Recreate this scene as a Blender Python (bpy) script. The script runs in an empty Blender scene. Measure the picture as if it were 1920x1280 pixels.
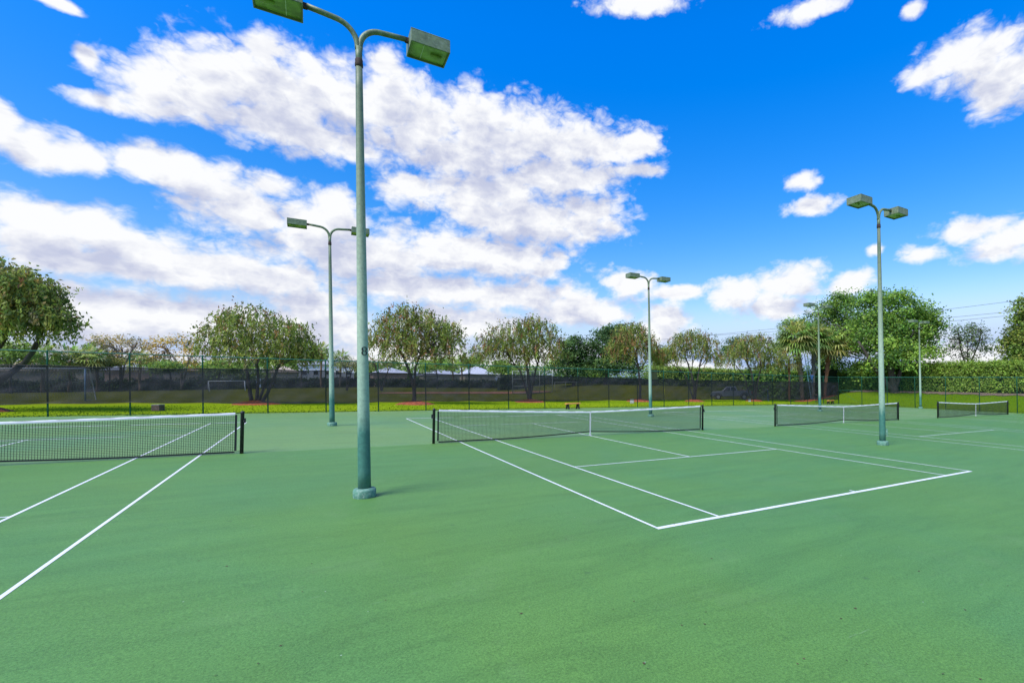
import bpy, bmesh, math, random
import numpy as np
from mathutils import Vector, Matrix
R = math.radians
rng = np.random.default_rng(7)
random.seed(7)
sc = bpy.context.scene
COL = sc.collection

# ------------------------------------------------------------------ camera model (solved from the court lines)
F, PPX, PPY = 903.67, 1142.94, 711.37
YAW, PITCH, ROLL = 0.55533, 0.00465, -0.01543
CAM = np.array([-10.174, -18.053, 2.3265])
SL = -0.03259                         # the site falls gently to the right
FWD = np.array([math.sin(YAW)*math.cos(PITCH), math.cos(YAW)*math.cos(PITCH), math.sin(PITCH)])
_r = np.array([math.cos(YAW), -math.sin(YAW), 0.0]); _u = np.cross(_r, FWD)
RGT = _r*math.cos(ROLL)+_u*math.sin(ROLL); UPV = -_r*math.sin(ROLL)+_u*math.cos(ROLL)

def lat(x, y): return (x-CAM[0])*math.cos(YAW)-(y-CAM[1])*math.sin(YAW)
def plane_z(x, y): return SL*max(-62.0, min(70.0, lat(x, y)))
def sstep(a, b, x):
    t = max(0.0, min(1.0, (x-a)/(b-a))); return t*t*(3-2*t)
def G(x, y):
    b1 = 1.8*sstep(48.5, 59, x)*(1-sstep(22, 30, y))
    b2 = 1.8*sstep(40, 50, y)*sstep(24, 34, x)*(1-sstep(75, 90, y))
    return plane_z(x, y)+max(b1, b2)-0.03
def ray(px, py): return FWD+RGT*(px-PPX)/F-UPV*(py-PPY)/F
def P(px, py):                        # pixel of the photo -> point of the sloping ground
    d = ray(px, py)
    t = -CAM[2]/(d[2]-SL*(d[0]*math.cos(YAW)-d[1]*math.sin(YAW)))
    p = CAM+d*t; return Vector(p)
def AT(px, py, depth): return Vector(CAM+ray(px, py)*depth)
def DEPTH(p): return float((np.array(p)-CAM)@FWD)
def atv(px, v):                       # ground point of a photo column on the line y = v
    d = ray(px, PPY); t = (v-CAM[1])/d[1]; x = CAM[0]+d[0]*t; return Vector((x, v, G(x, v)))
def atu(px, u):
    d = ray(px, PPY); t = (u-CAM[0])/d[0]; y = CAM[1]+d[1]*t; return Vector((u, y, G(u, y)))
HS = 1.114

# ------------------------------------------------------------------ naming helpers
def tag(o, label=None, cat=None, group=None, kind=None):
    if label: o['label'] = label
    if cat: o['category'] = cat
    if group: o['group'] = group
    if kind: o['kind'] = kind
    return o
def empty(name, loc, rz=0, label=None, cat=None, group=None):
    o = bpy.data.objects.new(name, None); COL.objects.link(o)
    o.location = loc; o.rotation_euler = (0, 0, rz); o.empty_display_size = .2
    return tag(o, label, cat, group)
def obj(name, me, mat=None, parent=None):
    o = bpy.data.objects.new(name, me); COL.objects.link(o)
    if mat is not None:
        for m in (mat if isinstance(mat, (list, tuple)) else [mat]): me.materials.append(m)
    if parent is not None: o.parent = parent
    return o
def copy_tree(o, parent=None):
    c = o.copy(); COL.objects.link(c); c.parent = parent
    for ch in list(o.children): copy_tree(ch, c)
    return c

class MB:                             # collects boxes, tubes and polygons into ONE mesh
    def __init__(s): s.v = []; s.f = []; s.sm = []; s.mi = []
    def add(s, v, f, smooth=False, mi=0):
        n = len(s.v); s.v += [tuple(q) for q in v]
        for q in f: s.f.append([i+n for i in q]); s.sm.append(smooth); s.mi.append(mi)
    def box(s, c, d, rz=0, M=None, mi=0):
        x, y, z = d[0]/2, d[1]/2, d[2]/2
        V = [Vector(q) for q in ((-x,-y,-z),(x,-y,-z),(x,y,-z),(-x,y,-z),(-x,-y,z),(x,-y,z),(x,y,z),(-x,y,z))]
        T = Matrix.Translation(c) @ (M if M is not None else Matrix.Rotation(rz, 4, 'Z'))
        s.add([T@q for q in V], [(3,2,1,0),(4,5,6,7),(0,1,5,4),(1,2,6,5),(2,3,7,6),(3,0,4,7)], mi=mi)
    def tube(s, pts, rad, n=8, cap=True, smooth=True, mi=0):
        pts = [Vector(p) for p in pts]
        if not isinstance(rad, (list, tuple)): rad = [rad]*len(pts)
        V = []; up = None
        for i, p in enumerate(pts):
            t = (pts[min(i+1, len(pts)-1)]-pts[max(i-1, 0)])
            t = t.normalized() if t.length > 1e-9 else Vector((0,0,1))
            if up is None: up = t.orthogonal().normalized()
            up = (up-t*up.dot(t))
            up = up.normalized() if up.length > 1e-6 else t.orthogonal().normalized()
            w = t.cross(up)
            for k in range(n):
                a = 2*math.pi*k/n; V.append(p+(up*math.cos(a)+w*math.sin(a))*rad[i])
        Fc = [(i*n+k, i*n+(k+1) % n, (i+1)*n+(k+1) % n, (i+1)*n+k) for i in range(len(pts)-1) for k in range(n)]
        s.add(V, Fc, smooth, mi)
        if cap:
            m = len(s.v)-len(V)
            s.f.append([m+k for k in range(n)][::-1]); s.sm.append(False); s.mi.append(mi)
            m2 = m+(len(pts)-1)*n
            s.f.append([m2+k for k in range(n)]); s.sm.append(False); s.mi.append(mi)
    def bar(s, a, b, w, h=None):      # rectangular bar from a to b
        a = Vector(a); b = Vector(b); t = (b-a); L = t.length; t.normalize(); h = h or w
        side = t.cross(Vector((0,0,1)))
        side = side.normalized() if side.length > 1e-5 else Vector((1,0,0))
        up = side.cross(t)
        V = [q+side*sx*w/2+up*sz*h/2 for q in (a, b) for sx, sz in ((-1,-1),(1,-1),(1,1),(-1,1))]
        s.add(V, [(0,1,2,3)[::-1],(4,5,6,7),(0,1,5,4),(1,2,6,5),(2,3,7,6),(3,0,4,7)])
    def lathe(s, prof, n=20, c=(0,0,0), smooth=True, mi=0):
        c = Vector(c); V = []
        for r, z in prof:
            for k in range(n):
                a = 2*math.pi*k/n; V.append(c+Vector((r*math.cos(a), r*math.sin(a), z)))
        Fc = [(i*n+k, i*n+(k+1) % n, (i+1)*n+(k+1) % n, (i+1)*n+k) for i in range(len(prof)-1) for k in range(n)]
        m = (len(prof)-1)*n
        Fc.append(tuple(range(n))[::-1]); Fc.append(tuple(m+k for k in range(n)))
        s.add(V, Fc, smooth, mi)
        s.sm[-1] = False; s.sm[-2] = False
    def mesh(s, name):
        me = bpy.data.meshes.new(name); me.from_pydata(s.v, [], s.f)
        me.polygons.foreach_set('use_smooth', s.sm); me.polygons.foreach_set('material_index', s.mi); me.update()
        return me
    def build(s, name, mat, parent=None, bevel=0):
        o = obj(name, s.mesh(name), mat, parent)
        if bevel:
            m = o.modifiers.new('bevel', 'BEVEL'); m.width = bevel; m.segments = 2; m.limit_method = 'ANGLE'
        return o

# ------------------------------------------------------------------ materials
def nt(name):
    m = bpy.data.materials.new(name); m.use_nodes = True
    t = m.node_tree; b = t.nodes['Principled BSDF']; return m, t, b
def N(t, kind, **kw):
    n = t.nodes.new(kind)
    for k, v in kw.items():
        if k in n.inputs.keys(): n.inputs[k].default_value = v
        else: setattr(n, k, v)
    return n
def ramp(t, stops):
    n = t.nodes.new('ShaderNodeValToRGB'); e = n.color_ramp.elements
    while len(e) < len(stops): e.new(.5)
    for q, (p, c) in zip(e, stops): q.position = p; q.color = (*c, 1) if len(c) == 3 else c
    return n
def mat(name, col, rough=.6, metal=0, vary=.25, scale=6, bump=0, spec=.4, dirt=None):
    m, t, b = nt(name); L = t.links.new
    tc = N(t, 'ShaderNodeTexCoord')
    n = N(t, 'ShaderNodeTexNoise', Scale=scale, Detail=6.0, Roughness=.65); L(tc.outputs['Object'], n.inputs['Vector'])
    lo = tuple(c*(1-vary) for c in col); hi = tuple(min(1, c*(1+vary)) for c in col)
    r = ramp(t, [(.3, lo), (.7, hi)]); L(n.outputs['Fac'], r.inputs['Fac'])
    out = r.outputs['Color']
    if dirt:
        n2 = N(t, 'ShaderNodeTexNoise', Scale=scale*2.3, Detail=8.0, Roughness=.7); L(tc.outputs['Object'], n2.inputs['Vector'])
        r2 = ramp(t, [(.52, (0,0,0)), (.68, (1,1,1))]); L(n2.outputs['Fac'], r2.inputs['Fac'])
        mx = N(t, 'ShaderNodeMix', data_type='RGBA'); L(r2.outputs['Color'], mx.inputs[0]); L(out, mx.inputs[6]); mx.inputs[7].default_value = (*dirt, 1)
        out = mx.outputs[2]
    L(out, b.inputs['Base Color'])
    b.inputs['Roughness'].default_value = rough; b.inputs['Metallic'].default_value = metal; b.inputs['Specular IOR Level'].default_value = spec
    if bump:
        bp = N(t, 'ShaderNodeBump', Strength=bump, Distance=.05); L(n.outputs['Fac'], bp.inputs['Height']); L(bp.outputs['Normal'], b.inputs['Normal'])
    return m

def court_material():
    m, t, b = nt('court paint'); L = t.links.new
    tc = N(t, 'ShaderNodeTexCoord'); co = tc.outputs['Object']
    big = N(t, 'ShaderNodeTexNoise', Scale=.16, Detail=4.0, Roughness=.6, Distortion=.6); L(co, big.inputs['Vector'])
    r1 = ramp(t, [(.32, (.072,.187,.048)), (.5, (.080,.193,.041)), (.70, (.088,.197,.036))]); L(big.outputs['Fac'], r1.inputs['Fac'])
    # squeegee streaks running along the courts
    mp = N(t, 'ShaderNodeMapping'); mp.inputs['Scale'].default_value = (.35, 2.2, 1); mp.inputs['Rotation'].default_value = (0,0,.12); L(co, mp.inputs['Vector'])
    st = N(t, 'ShaderNodeTexNoise', Scale=1.0, Detail=7.0, Roughness=.68, Distortion=1.2); L(mp.outputs['Vector'], st.inputs['Vector'])
    r2 = ramp(t, [(.30, (.86,.86,.86)), (.5, (1,1,1)), (.72, (1.12,1.1,1.12))]); L(st.outputs['Fac'], r2.inputs['Fac'])
    m1 = N(t, 'ShaderNodeMix', data_type='RGBA', blend_type='MULTIPLY'); m1.inputs[0].default_value = 1
    L(r1.outputs['Color'], m1.inputs[6]); L(r2.outputs['Color'], m1.inputs[7])
    # sand grain of the acrylic coat
    gr = N(t, 'ShaderNodeTexNoise', Scale=48.0, Detail=3.0, Roughness=.8); L(co, gr.inputs['Vector'])
    r3 = ramp(t, [(.26, (.58,.60,.58)), (.5, (1,1,1)), (.76, (1.46,1.40,1.42))]); L(gr.outputs['Fac'], r3.inputs['Fac'])
    m2 = N(t, 'ShaderNodeMix', data_type='RGBA', blend_type='MULTIPLY'); m2.inputs[0].default_value = 1
    L(m1.outputs[2], m2.inputs[6]); L(r3.outputs['Color'], m2.inputs[7])
    # worn dusty patches and dark scuffs
    du = N(t, 'ShaderNodeTexNoise', Scale=.55, Detail=9.0, Roughness=.72, Distortion=.4); L(co, du.inputs['Vector'])
    r4 = ramp(t, [(.55, (0,0,0)), (.78, (.30,.30,.30))]); L(du.outputs['Fac'], r4.inputs['Fac'])
    m3 = N(t, 'ShaderNodeMix', data_type='RGBA'); L(r4.outputs['Color'], m3.inputs[0]); L(m2.outputs[2], m3.inputs[6]); m3.inputs[7].default_value = (.145,.245,.095,1)
    sp = N(t, 'ShaderNodeTexVoronoi', Scale=2.6, Randomness=1.0); L(co, sp.inputs['Vector'])
    sn = N(t, 'ShaderNodeTexNoise', Scale=.33, Detail=3.0); sm = N(t, 'ShaderNodeMapping'); sm.inputs['Location'].default_value = (13,5,0); L(co, sm.inputs['Vector']); L(sm.outputs['Vector'], sn.inputs['Vector'])
    r5 = ramp(t, [(.56, (1,1,1)), (.74, (.78,.77,.76))]); L(sn.outputs['Fac'], r5.inputs['Fac'])
    fine = N(t, 'ShaderNodeTexNoise', Scale=9.0, Detail=8.0, Roughness=.75); L(co, fine.inputs['Vector'])
    r6 = ramp(t, [(.48, (0,0,0)), (.62, (.75,.75,.75))]); L(fine.outputs['Fac'], r6.inputs['Fac'])
    m4 = N(t, 'ShaderNodeMix', data_type='RGBA', blend_type='MULTIPLY'); L(r6.outputs['Color'], m4.inputs[0]); L(m3.outputs[2], m4.inputs[6]); L(r5.outputs['Color'], m4.inputs[7])
    # scattered pale grit specks
    r7 = ramp(t, [(.0, (1,1,1)), (.028, (0,0,0))]); L(sp.outputs['Distance'], r7.inputs['Fac'])
    m5 = N(t, 'ShaderNodeMix', data_type='RGBA'); L(r7.outputs['Color'], m5.inputs[0]); L(m4.outputs[2], m5.inputs[6]); m5.inputs[7].default_value = (.42,.5,.42,1)
    sk = N(t, 'ShaderNodeMapping'); sk.inputs['Scale'].default_value = (1.6, 9, 1); sk.inputs['Rotation'].default_value = (0,0,.35); L(co, sk.inputs['Vector'])
    sn2 = N(t, 'ShaderNodeTexNoise', Scale=1.3, Detail=3.0, Roughness=.6, Distortion=.3); L(sk.outputs['Vector'], sn2.inputs['Vector'])
    r8 = ramp(t, [(.70, (0,0,0)), (.745, (.34,.34,.34))]); L(sn2.outputs['Fac'], r8.inputs['Fac'])
    m7 = N(t, 'ShaderNodeMix', data_type='RGBA'); L(r8.outputs['Color'], m7.inputs[0]); L(m5.outputs[2], m7.inputs[6]); m7.inputs[7].default_value = (.20,.30,.17,1)
    bv = N(t, 'ShaderNodeTexVoronoi', Scale=.9, Randomness=1.0); bo_ = N(t, 'ShaderNodeMapping'); bo_.inputs['Location'].default_value = (3.3,8.1,0); L(co, bo_.inputs['Vector']); L(bo_.outputs['Vector'], bv.inputs['Vector'])
    r9 = ramp(t, [(.018, (.5,.5,.5)), (.05, (0,0,0))]); L(bv.outputs['Distance'], r9.inputs['Fac'])
    m5 = N(t, 'ShaderNodeMix', data_type='RGBA'); L(r9.outputs['Color'], m5.inputs[0]); L(m7.outputs[2], m5.inputs[6]); m5.inputs[7].default_value = (.045,.10,.035,1)
    # hairline cracks
    cw = N(t, 'ShaderNodeTexNoise', Scale=.8, Detail=5.0); L(co, cw.inputs['Vector']); cm = N(t, 'ShaderNodeVectorMath', operation='MULTIPLY_ADD'); L(cw.outputs['Color'], cm.inputs[0]); cm.inputs[1].default_value = (1.6,1.6,0); L(co, cm.inputs[2])
    cr = N(t, 'ShaderNodeTexVoronoi', feature='DISTANCE_TO_EDGE', Scale=.13); L(cm.outputs[0], cr.inputs['Vector'])
    r10 = ramp(t, [(.0003, (.10,.10,.10)), (.0010, (0,0,0))]); L(cr.outputs['Distance'], r10.inputs['Fac'])
    m8 = N(t, 'ShaderNodeMix', data_type='RGBA'); L(r10.outputs['Color'], m8.inputs[0]); L(m5.outputs[2], m8.inputs[6]); m8.inputs[7].default_value = (.03,.075,.03,1); m5 = m8
    # the far half was resurfaced: a paler, bluer coat beyond the net line
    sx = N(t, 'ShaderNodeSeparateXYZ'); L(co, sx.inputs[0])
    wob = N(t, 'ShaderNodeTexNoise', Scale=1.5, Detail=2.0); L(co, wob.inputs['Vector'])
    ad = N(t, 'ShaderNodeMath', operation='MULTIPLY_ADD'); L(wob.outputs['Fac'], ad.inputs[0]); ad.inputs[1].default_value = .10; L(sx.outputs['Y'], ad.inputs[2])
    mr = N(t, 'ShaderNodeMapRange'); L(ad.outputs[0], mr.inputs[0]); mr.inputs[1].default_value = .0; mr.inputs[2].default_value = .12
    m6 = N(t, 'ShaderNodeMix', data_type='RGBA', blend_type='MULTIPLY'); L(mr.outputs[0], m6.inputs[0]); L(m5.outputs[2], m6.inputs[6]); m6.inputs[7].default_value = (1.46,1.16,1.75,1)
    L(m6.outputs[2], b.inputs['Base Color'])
    b.inputs['Roughness'].default_value = .6; b.inputs['Specular IOR Level'].default_value = .3
    bp = N(t, 'ShaderNodeBump', Strength=.35, Distance=.01); L(gr.outputs['Fac'], bp.inputs['Height']); L(bp.outputs['Normal'], b.inputs['Normal'])
    return m

def line_material():
    m, t, b = nt('white line paint'); L = t.links.new
    tc = N(t, 'ShaderNodeTexCoord')
    n = N(t, 'ShaderNodeTexNoise', Scale=9.0, Detail=8.0, Roughness=.75); L(tc.outputs['Object'], n.inputs['Vector'])
    r = ramp(t, [(.3, (.42,.47,.43)), (.48, (.64,.65,.65)), (.8, (.70,.70,.71))]); L(n.outputs['Fac'], r.inputs['Fac'])
    L(r.outputs['Color'], b.inputs['Base Color']); b.inputs['Roughness'].default_value = .6
    return m

def grass_material(name, cols, rough=.8):
    m, t, b = nt(name); L = t.links.new
    tc = N(t, 'ShaderNodeTexCoord'); co = tc.outputs['Object']
    a = N(t, 'ShaderNodeTexNoise', Scale=.12, Detail=5.0, Roughness=.65, Distortion=.5); L(co, a.inputs['Vector'])
    r = ramp(t, [(.3, cols[0]), (.5, cols[1]), (.7, cols[2])]); L(a.outputs['Fac'], r.inputs['Fac'])
    mp = N(t, 'ShaderNodeMapping'); mp.inputs['Scale'].default_value = (.5,1.6,1); L(co, mp.inputs['Vector'])
    f = N(t, 'ShaderNodeTexNoise', Scale=5.0, Detail=9.0, Roughness=.8); L(mp.outputs['Vector'], f.inputs['Vector'])
    r2 = ramp(t, [(.3, (.66,.72,.6)), (.5, (1,1,1)), (.75, (1.3,1.25,1.2))]); L(f.outputs['Fac'], r2.inputs['Fac'])
    mx = N(t, 'ShaderNodeMix', data_type='RGBA', blend_type='MULTIPLY'); mx.inputs[0].default_value = 1
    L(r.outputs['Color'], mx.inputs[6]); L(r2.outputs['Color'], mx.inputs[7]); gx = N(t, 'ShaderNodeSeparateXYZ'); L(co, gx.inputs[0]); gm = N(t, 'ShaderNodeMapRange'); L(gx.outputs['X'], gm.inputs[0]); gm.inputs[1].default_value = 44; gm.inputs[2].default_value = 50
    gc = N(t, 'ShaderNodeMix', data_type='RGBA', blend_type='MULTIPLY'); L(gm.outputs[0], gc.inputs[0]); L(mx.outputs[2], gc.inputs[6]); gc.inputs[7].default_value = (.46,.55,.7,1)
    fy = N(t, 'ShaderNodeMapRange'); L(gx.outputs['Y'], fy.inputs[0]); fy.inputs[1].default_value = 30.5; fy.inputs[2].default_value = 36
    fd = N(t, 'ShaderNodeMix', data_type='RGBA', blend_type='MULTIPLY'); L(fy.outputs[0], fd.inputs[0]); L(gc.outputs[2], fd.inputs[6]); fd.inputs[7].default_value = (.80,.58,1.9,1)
    df = N(t, 'ShaderNodeBsdfDiffuse'); L(fd.outputs[2], df.inputs['Color']); L(df.outputs[0], t.nodes['Material Output'].inputs['Surface']); t.nodes.remove(b)
    bp = N(t, 'ShaderNodeBump', Strength=.3, Distance=.04); L(f.outputs['Fac'], bp.inputs['Height']); L(bp.outputs['Normal'], df.inputs['Normal'])
    return m

def leaf_material(name, trans=.45, rough=.55):
    m, t, b = nt(name); L = t.links.new
    at = N(t, 'ShaderNodeAttribute', attribute_name='tint')
    L(at.outputs['Color'], b.inputs['Base Color']); b.inputs['Roughness'].default_value = rough; b.inputs['Specular IOR Level'].default_value = .3
    tr = N(t, 'ShaderNodeBsdfTranslucent'); L(at.outputs['Color'], tr.inputs['Color'])
    mx = N(t, 'ShaderNodeMixShader'); mx.inputs[0].default_value = trans
    L(b.outputs[0], mx.inputs[1]); L(tr.outputs[0], mx.inputs[2]); L(mx.outputs[0], t.nodes['Material Output'].inputs['Surface'])
    return m

def pole_material():
    m, t, b = nt('weathered green pole paint'); L = t.links.new
    tc = N(t, 'ShaderNodeTexCoord'); co = tc.outputs['Object']
    sx = N(t, 'ShaderNodeSeparateXYZ'); L(co, sx.inputs[0])
    mp = N(t, 'ShaderNodeMapping'); mp.inputs['Scale'].default_value = (6,6,1.0); L(co, mp.inputs['Vector'])
    n = N(t, 'ShaderNodeTexNoise', Scale=1.2, Detail=8.0, Roughness=.7); L(mp.outputs['Vector'], n.inputs['Vector'])
    z = N(t, 'ShaderNodeMath', operation='MULTIPLY_ADD'); L(n.outputs['Fac'], z.inputs[0]); z.inputs[1].default_value = .9; L(sx.outputs['Z'], z.inputs[2])
    s = N(t, 'ShaderNodeMath', operation='DIVIDE'); L(z.outputs[0], s.inputs[0]); s.inputs[1].default_value = 10
    # repainted teal foot, chalky pale band, then older olive paint
    r = ramp(t, [(.04, (.10,.22,.165)), (.10, (.045,.155,.115)), (.165, (.050,.165,.125)), (.215, (.24,.36,.26)), (.40, (.32,.41,.295)), (.62, (.205,.26,.165)), (.95, (.13,.165,.095))])
    L(s.outputs[0], r.inputs['Fac'])
    n2 = N(t, 'ShaderNodeTexNoise', Scale=14.0, Detail=7.0, Roughness=.75); L(co, n2.inputs['Vector'])
    r2 = ramp(t, [(.3, (.72,.72,.74)), (.52, (1,1,1)), (.72, (1.22,1.2,1.2))]); L(n2.outputs['Fac'], r2.inputs['Fac'])
    mx = N(t, 'ShaderNodeMix', data_type='RGBA', blend_type='MULTIPLY'); mx.inputs[0].default_value = 1
    L(r.outputs['Color'], mx.inputs[6]); L(r2.outputs['Color'], mx.inputs[7]); L(mx.outputs[2], b.inputs['Base Color'])
    b.inputs['Roughness'].default_value = .5; b.inputs['Specular IOR Level'].default_value = .4
    bp = N(t, 'ShaderNodeBump', Strength=.2, Distance=.01); L(n2.outputs['Fac'], bp.inputs['Height']); L(bp.outputs['Normal'], b.inputs['Normal'])
    return m

def screen_material():
    m, t, b = nt('black windscreen fabric'); L = t.links.new
    tc = N(t, 'ShaderNodeTexCoord'); co = tc.outputs['Object']
    n = N(t, 'ShaderNodeTexNoise', Scale=.5, Detail=5.0, Roughness=.6); L(co, n.inputs['Vector'])
    r = ramp(t, [(.35, (.008,.008,.009)), (.65, (.022,.022,.024))]); L(n.outputs['Fac'], r.inputs['Fac'])
    L(r.outputs['Color'], b.inputs['Base Color']); b.inputs['Roughness'].default_value = .55; b.inputs['Specular IOR Level'].default_value = .3
    tp = N(t, 'ShaderNodeBsdfTransparent'); mx = N(t, 'ShaderNodeMixShader')
    r2 = ramp(t, [(.3, (.73,.73,.73)), (.7, (.86,.86,.86))]); L(n.outputs['Fac'], r2.inputs['Fac'])
    L(r2.outputs['Color'], mx.inputs[0]); L(tp.outputs[0], mx.inputs[1]); L(b.outputs[0], mx.inputs[2])
    L(mx.outputs[0], t.nodes['Material Output'].inputs['Surface'])
    return m

M = dict(
    court=court_material(), line=line_material(),
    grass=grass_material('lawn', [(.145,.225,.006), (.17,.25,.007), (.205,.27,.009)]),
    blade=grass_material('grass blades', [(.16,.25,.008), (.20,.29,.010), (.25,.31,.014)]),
    mulch=mat('red mulch', (.25,.058,.020), .9, vary=.6, scale=8, bump=1),
    bermmulch=mat('brown mulch', (.13,.085,.065), .9, vary=.6, scale=3, bump=1),
    clay=mat('infield clay', (.42,.17,.10), .9, vary=.2, scale=2),
    path=mat('pale path', (.40,.36,.34), .9, vary=.2, scale=2),
    pole=pole_material(), concrete=mat('painted footing', (.085,.205,.145), .75, vary=.3, scale=9, bump=.3, dirt=(.28,.36,.30)),
    fixture=mat('weathered fixture metal', (.135,.175,.10), .5, vary=.35, scale=7, dirt=(.20,.245,.175)),
    arm=mat('green arm paint', (.115,.16,.085), .5, vary=.3, scale=9, dirt=(.22,.29,.2)),
    lens=mat('lamp glass', (.25,.37,.10), .25, vary=.5, scale=3, spec=.5),
    rust=mat('rusty collar', (.045,.028,.020), .8, vary=.5, scale=30), lampin=mat('lamp bulb', (.55,.6,.5), .3),
    black=mat('black paint', (.012,.013,.014), .45, vary=.3), netcord=mat('black net cord', (.016,.022,.018), .7),
    tape=mat('white net band', (.58,.59,.62), .7, vary=.10, scale=5), strap=mat('white strap', (.54,.54,.54), .7, vary=.1),
    digit=mat('black numeral', (.010,.012,.010), .5),
    fence=mat('green fence paint', (.018,.115,.075), .5, vary=.3), wire=mat('green vinyl wire', (.014,.070,.046), .8, spec=.05),
    screen=screen_material(), wood=mat('bench wood', (.58,.27,.065), .6, vary=.3, scale=9),
    darkwood=mat('dark bench leg', (.022,.020,.018), .6),
    bark=mat('bark', (.060,.048,.040), .9, vary=.5, scale=7, bump=.8), barkpale=mat('pale bark', (.17,.145,.125), .9, vary=.4, scale=6, bump=.6),
    palmbark=mat('palm boots', (.23,.155,.105), .9, vary=.5, scale=5, bump=1), palmred=mat('reddish palm trunk', (.25,.115,.06), .9, vary=.4, scale=6, bump=.6),
    leaf=leaf_material('leaves'), core=mat('hedge twigs', (.018,.030,.010), .95, vary=.4),
    white=mat('white goal paint', (.66,.70,.74), .5, vary=.15), goalblue=mat('blue goal pad', (.16,.30,.48), .5), gnet=mat('goal net', (.45,.46,.48), .8),
    boxbrown=mat('brown utility box', (.13,.085,.07), .7), boxtop=mat('pale lid', (.34,.32,.30), .7), boxgrey=mat('grey utility box', (.36,.37,.36), .6),
    steel=mat('galvanised pipe', (.30,.32,.32), .45, metal=.4), rail=mat('backstop pipe', (.27,.30,.29), .5),
    car=mat('slate truck paint', (.13,.155,.205), .28, vary=.1, spec=.6), tyre=mat('tyre rubber', (.013,.013,.014), .8), rim=mat('alloy rim', (.42,.43,.45), .35, metal=.6),
    glass=mat('dark glass', (.012,.016,.022), .08, spec=.7), tail=mat('tail lamp', (.34,.03,.03), .3), lampw=mat('head lamp', (.6,.6,.6), .2), trim=mat('black trim', (.015,.015,.016), .6),
    skin=mat('skin', (.30,.17,.11), .6, vary=.1), hair=mat('dark hair', (.012,.010,.009), .7),
    denim=mat('blue jeans', (.05,.10,.20), .8, vary=.2), blueshirt=mat('blue shirt', (.07,.16,.46), .8, vary=.15), navy=mat('navy clothes', (.022,.032,.06), .8), tealshirt=mat('slate blue shirt', (.05,.09,.15), .8),
    ladder=mat('ladder', (.30,.45,.52), .5), cable=mat('power cable', (.03,.032,.035), .6),
    litter=mat('dead leaf', (.06,.032,.018), .8, vary=.6, scale=2),
)
def house_mat(name, c): return mat(name, c, .85, vary=.08, scale=1.5)
WALLS = [house_mat('wall cream', (.52,.46,.36)), house_mat('wall pink', (.50,.34,.27)), house_mat('wall white', (.62,.64,.66)), house_mat('wall tan', (.42,.36,.28))]
ROOFS = [mat('roof grey', (.27,.28,.32), .8, vary=.15, scale=4), mat('roof white', (.38,.39,.43), .8, vary=.12, scale=4), mat('roof tan', (.36,.29,.22), .8, vary=.2, scale=4)]

# ------------------------------------------------------------------ the ground
def grid_coords(vals):
    out = []
    for (a, b, st) in vals:
        n = max(1, int(round((b-a)/st))); out += [a+(b-a)*i/n for i in range(n)]
    out.append(vals[-1][1]); return out
xs = grid_coords([(-1500,-300,300), (-300,-60,24), (-60,46.9,4), (46.9,47.3,.4), (47.3,64,1.2), (64,130,8), (130,300,25), (300,1500,300)])
ys = grid_coords([(-900,-60,140), (-60,18.85,5), (18.85,19.2,.35), (19.2,60,1.6), (60,140,6), (140,330,20), (330,1800,250)])
V = []; Fc = []
for y in ys:
    for x in xs:
        z = G(x, y)
        if x <= 47.0 and y <= 18.9: z -= .22
        V.append((x, y, z))
nx = len(xs)
for j in range(len(ys)-1):
    for i in range(nx-1): Fc.append((j*nx+i, j*nx+i+1, (j+1)*nx+i+1, (j+1)*nx+i))
me = bpy.data.meshes.new('lawn'); me.from_pydata(V, [], Fc); me.polygons.foreach_set('use_smooth', [True]*len(Fc)); me.update()
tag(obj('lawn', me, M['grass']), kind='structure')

def sheet(name, poly, dz, m, thick=0, kind='structure'):
    mb = MB(); n = len(poly)
    top = [(x, y, plane_z(x, y)+dz) for x, y in poly]
    if thick:
        bot = [(x, y, z-thick) for x, y, z in top]
        mb.add(top+bot, [tuple(range(n)), tuple(range(2*n-1, n-1, -1))]+[(i, i+n, (i+1) % n+n, (i+1) % n) for i in range(n)])
    else: mb.add(top, [tuple(range(n))])
    return tag(mb.build(name, m), kind=kind)
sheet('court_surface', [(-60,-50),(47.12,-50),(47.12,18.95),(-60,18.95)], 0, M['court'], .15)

OFF = [-18.394, 0.0, 18.322, 36.837]
def markings(ox):
    mb = MB()
    def ln(x0, y0, x1, y1):
        q = [(x0,y0),(x1,y0),(x1,y1),(x0,y1)]
        mb.add([(ox+x, y, plane_z(ox+x, y)+.004) for x, y in q], [(0,1,2,3)])
    w = .05; hw = w/2; S, D, Bl, Sv = 4.115, 5.485, 11.885, 6.40
    for s in (-1, 1):
        ln(s*D-hw, -Bl+.05, s*D+hw, Bl-.05)
        ln(s*S-hw, -Bl+.05, s*S+hw, -Sv-hw); ln(s*S-hw, -Sv-hw, s*S+hw, Sv+hw); ln(s*S-hw, Sv+hw, s*S+hw, Bl-.05)
        ln(-D-hw, s*Bl-.05, D+hw, s*Bl+.05)
        ln(-S+hw, s*Sv-hw, S-hw, s*Sv+hw)
        ln(-hw, min(s*(Bl-.05), s*(Bl-.17)), hw, max(s*(Bl-.05), s*(Bl-.17)))
    ln(-hw, -Sv+hw, hw, Sv-hw)
    tag(mb.build('court_markings', M['line']), kind='structure')
for o_ in OFF: markings(o_)

# clay infield, path and mulch behind the fence
def patch(name, pts, dz, m):
    mb = MB(); mb.add([(x, y, G(x, y)+dz) for x, y in pts], [tuple(range(len(pts)))]); return tag(mb.build(name, m), kind='structure')
patch('clay_infield', [(-2,61.5),(6,60.6),(14,61),(21,60.8),(27,61.5),(27,66),(18,70),(8,70),(0,67)], .05, M['clay'])
patch('footpath', [(-40,128),(-10,129.5),(24,131),(24,133),(-10,131.5),(-40,130)], .08, M['path'])

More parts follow.
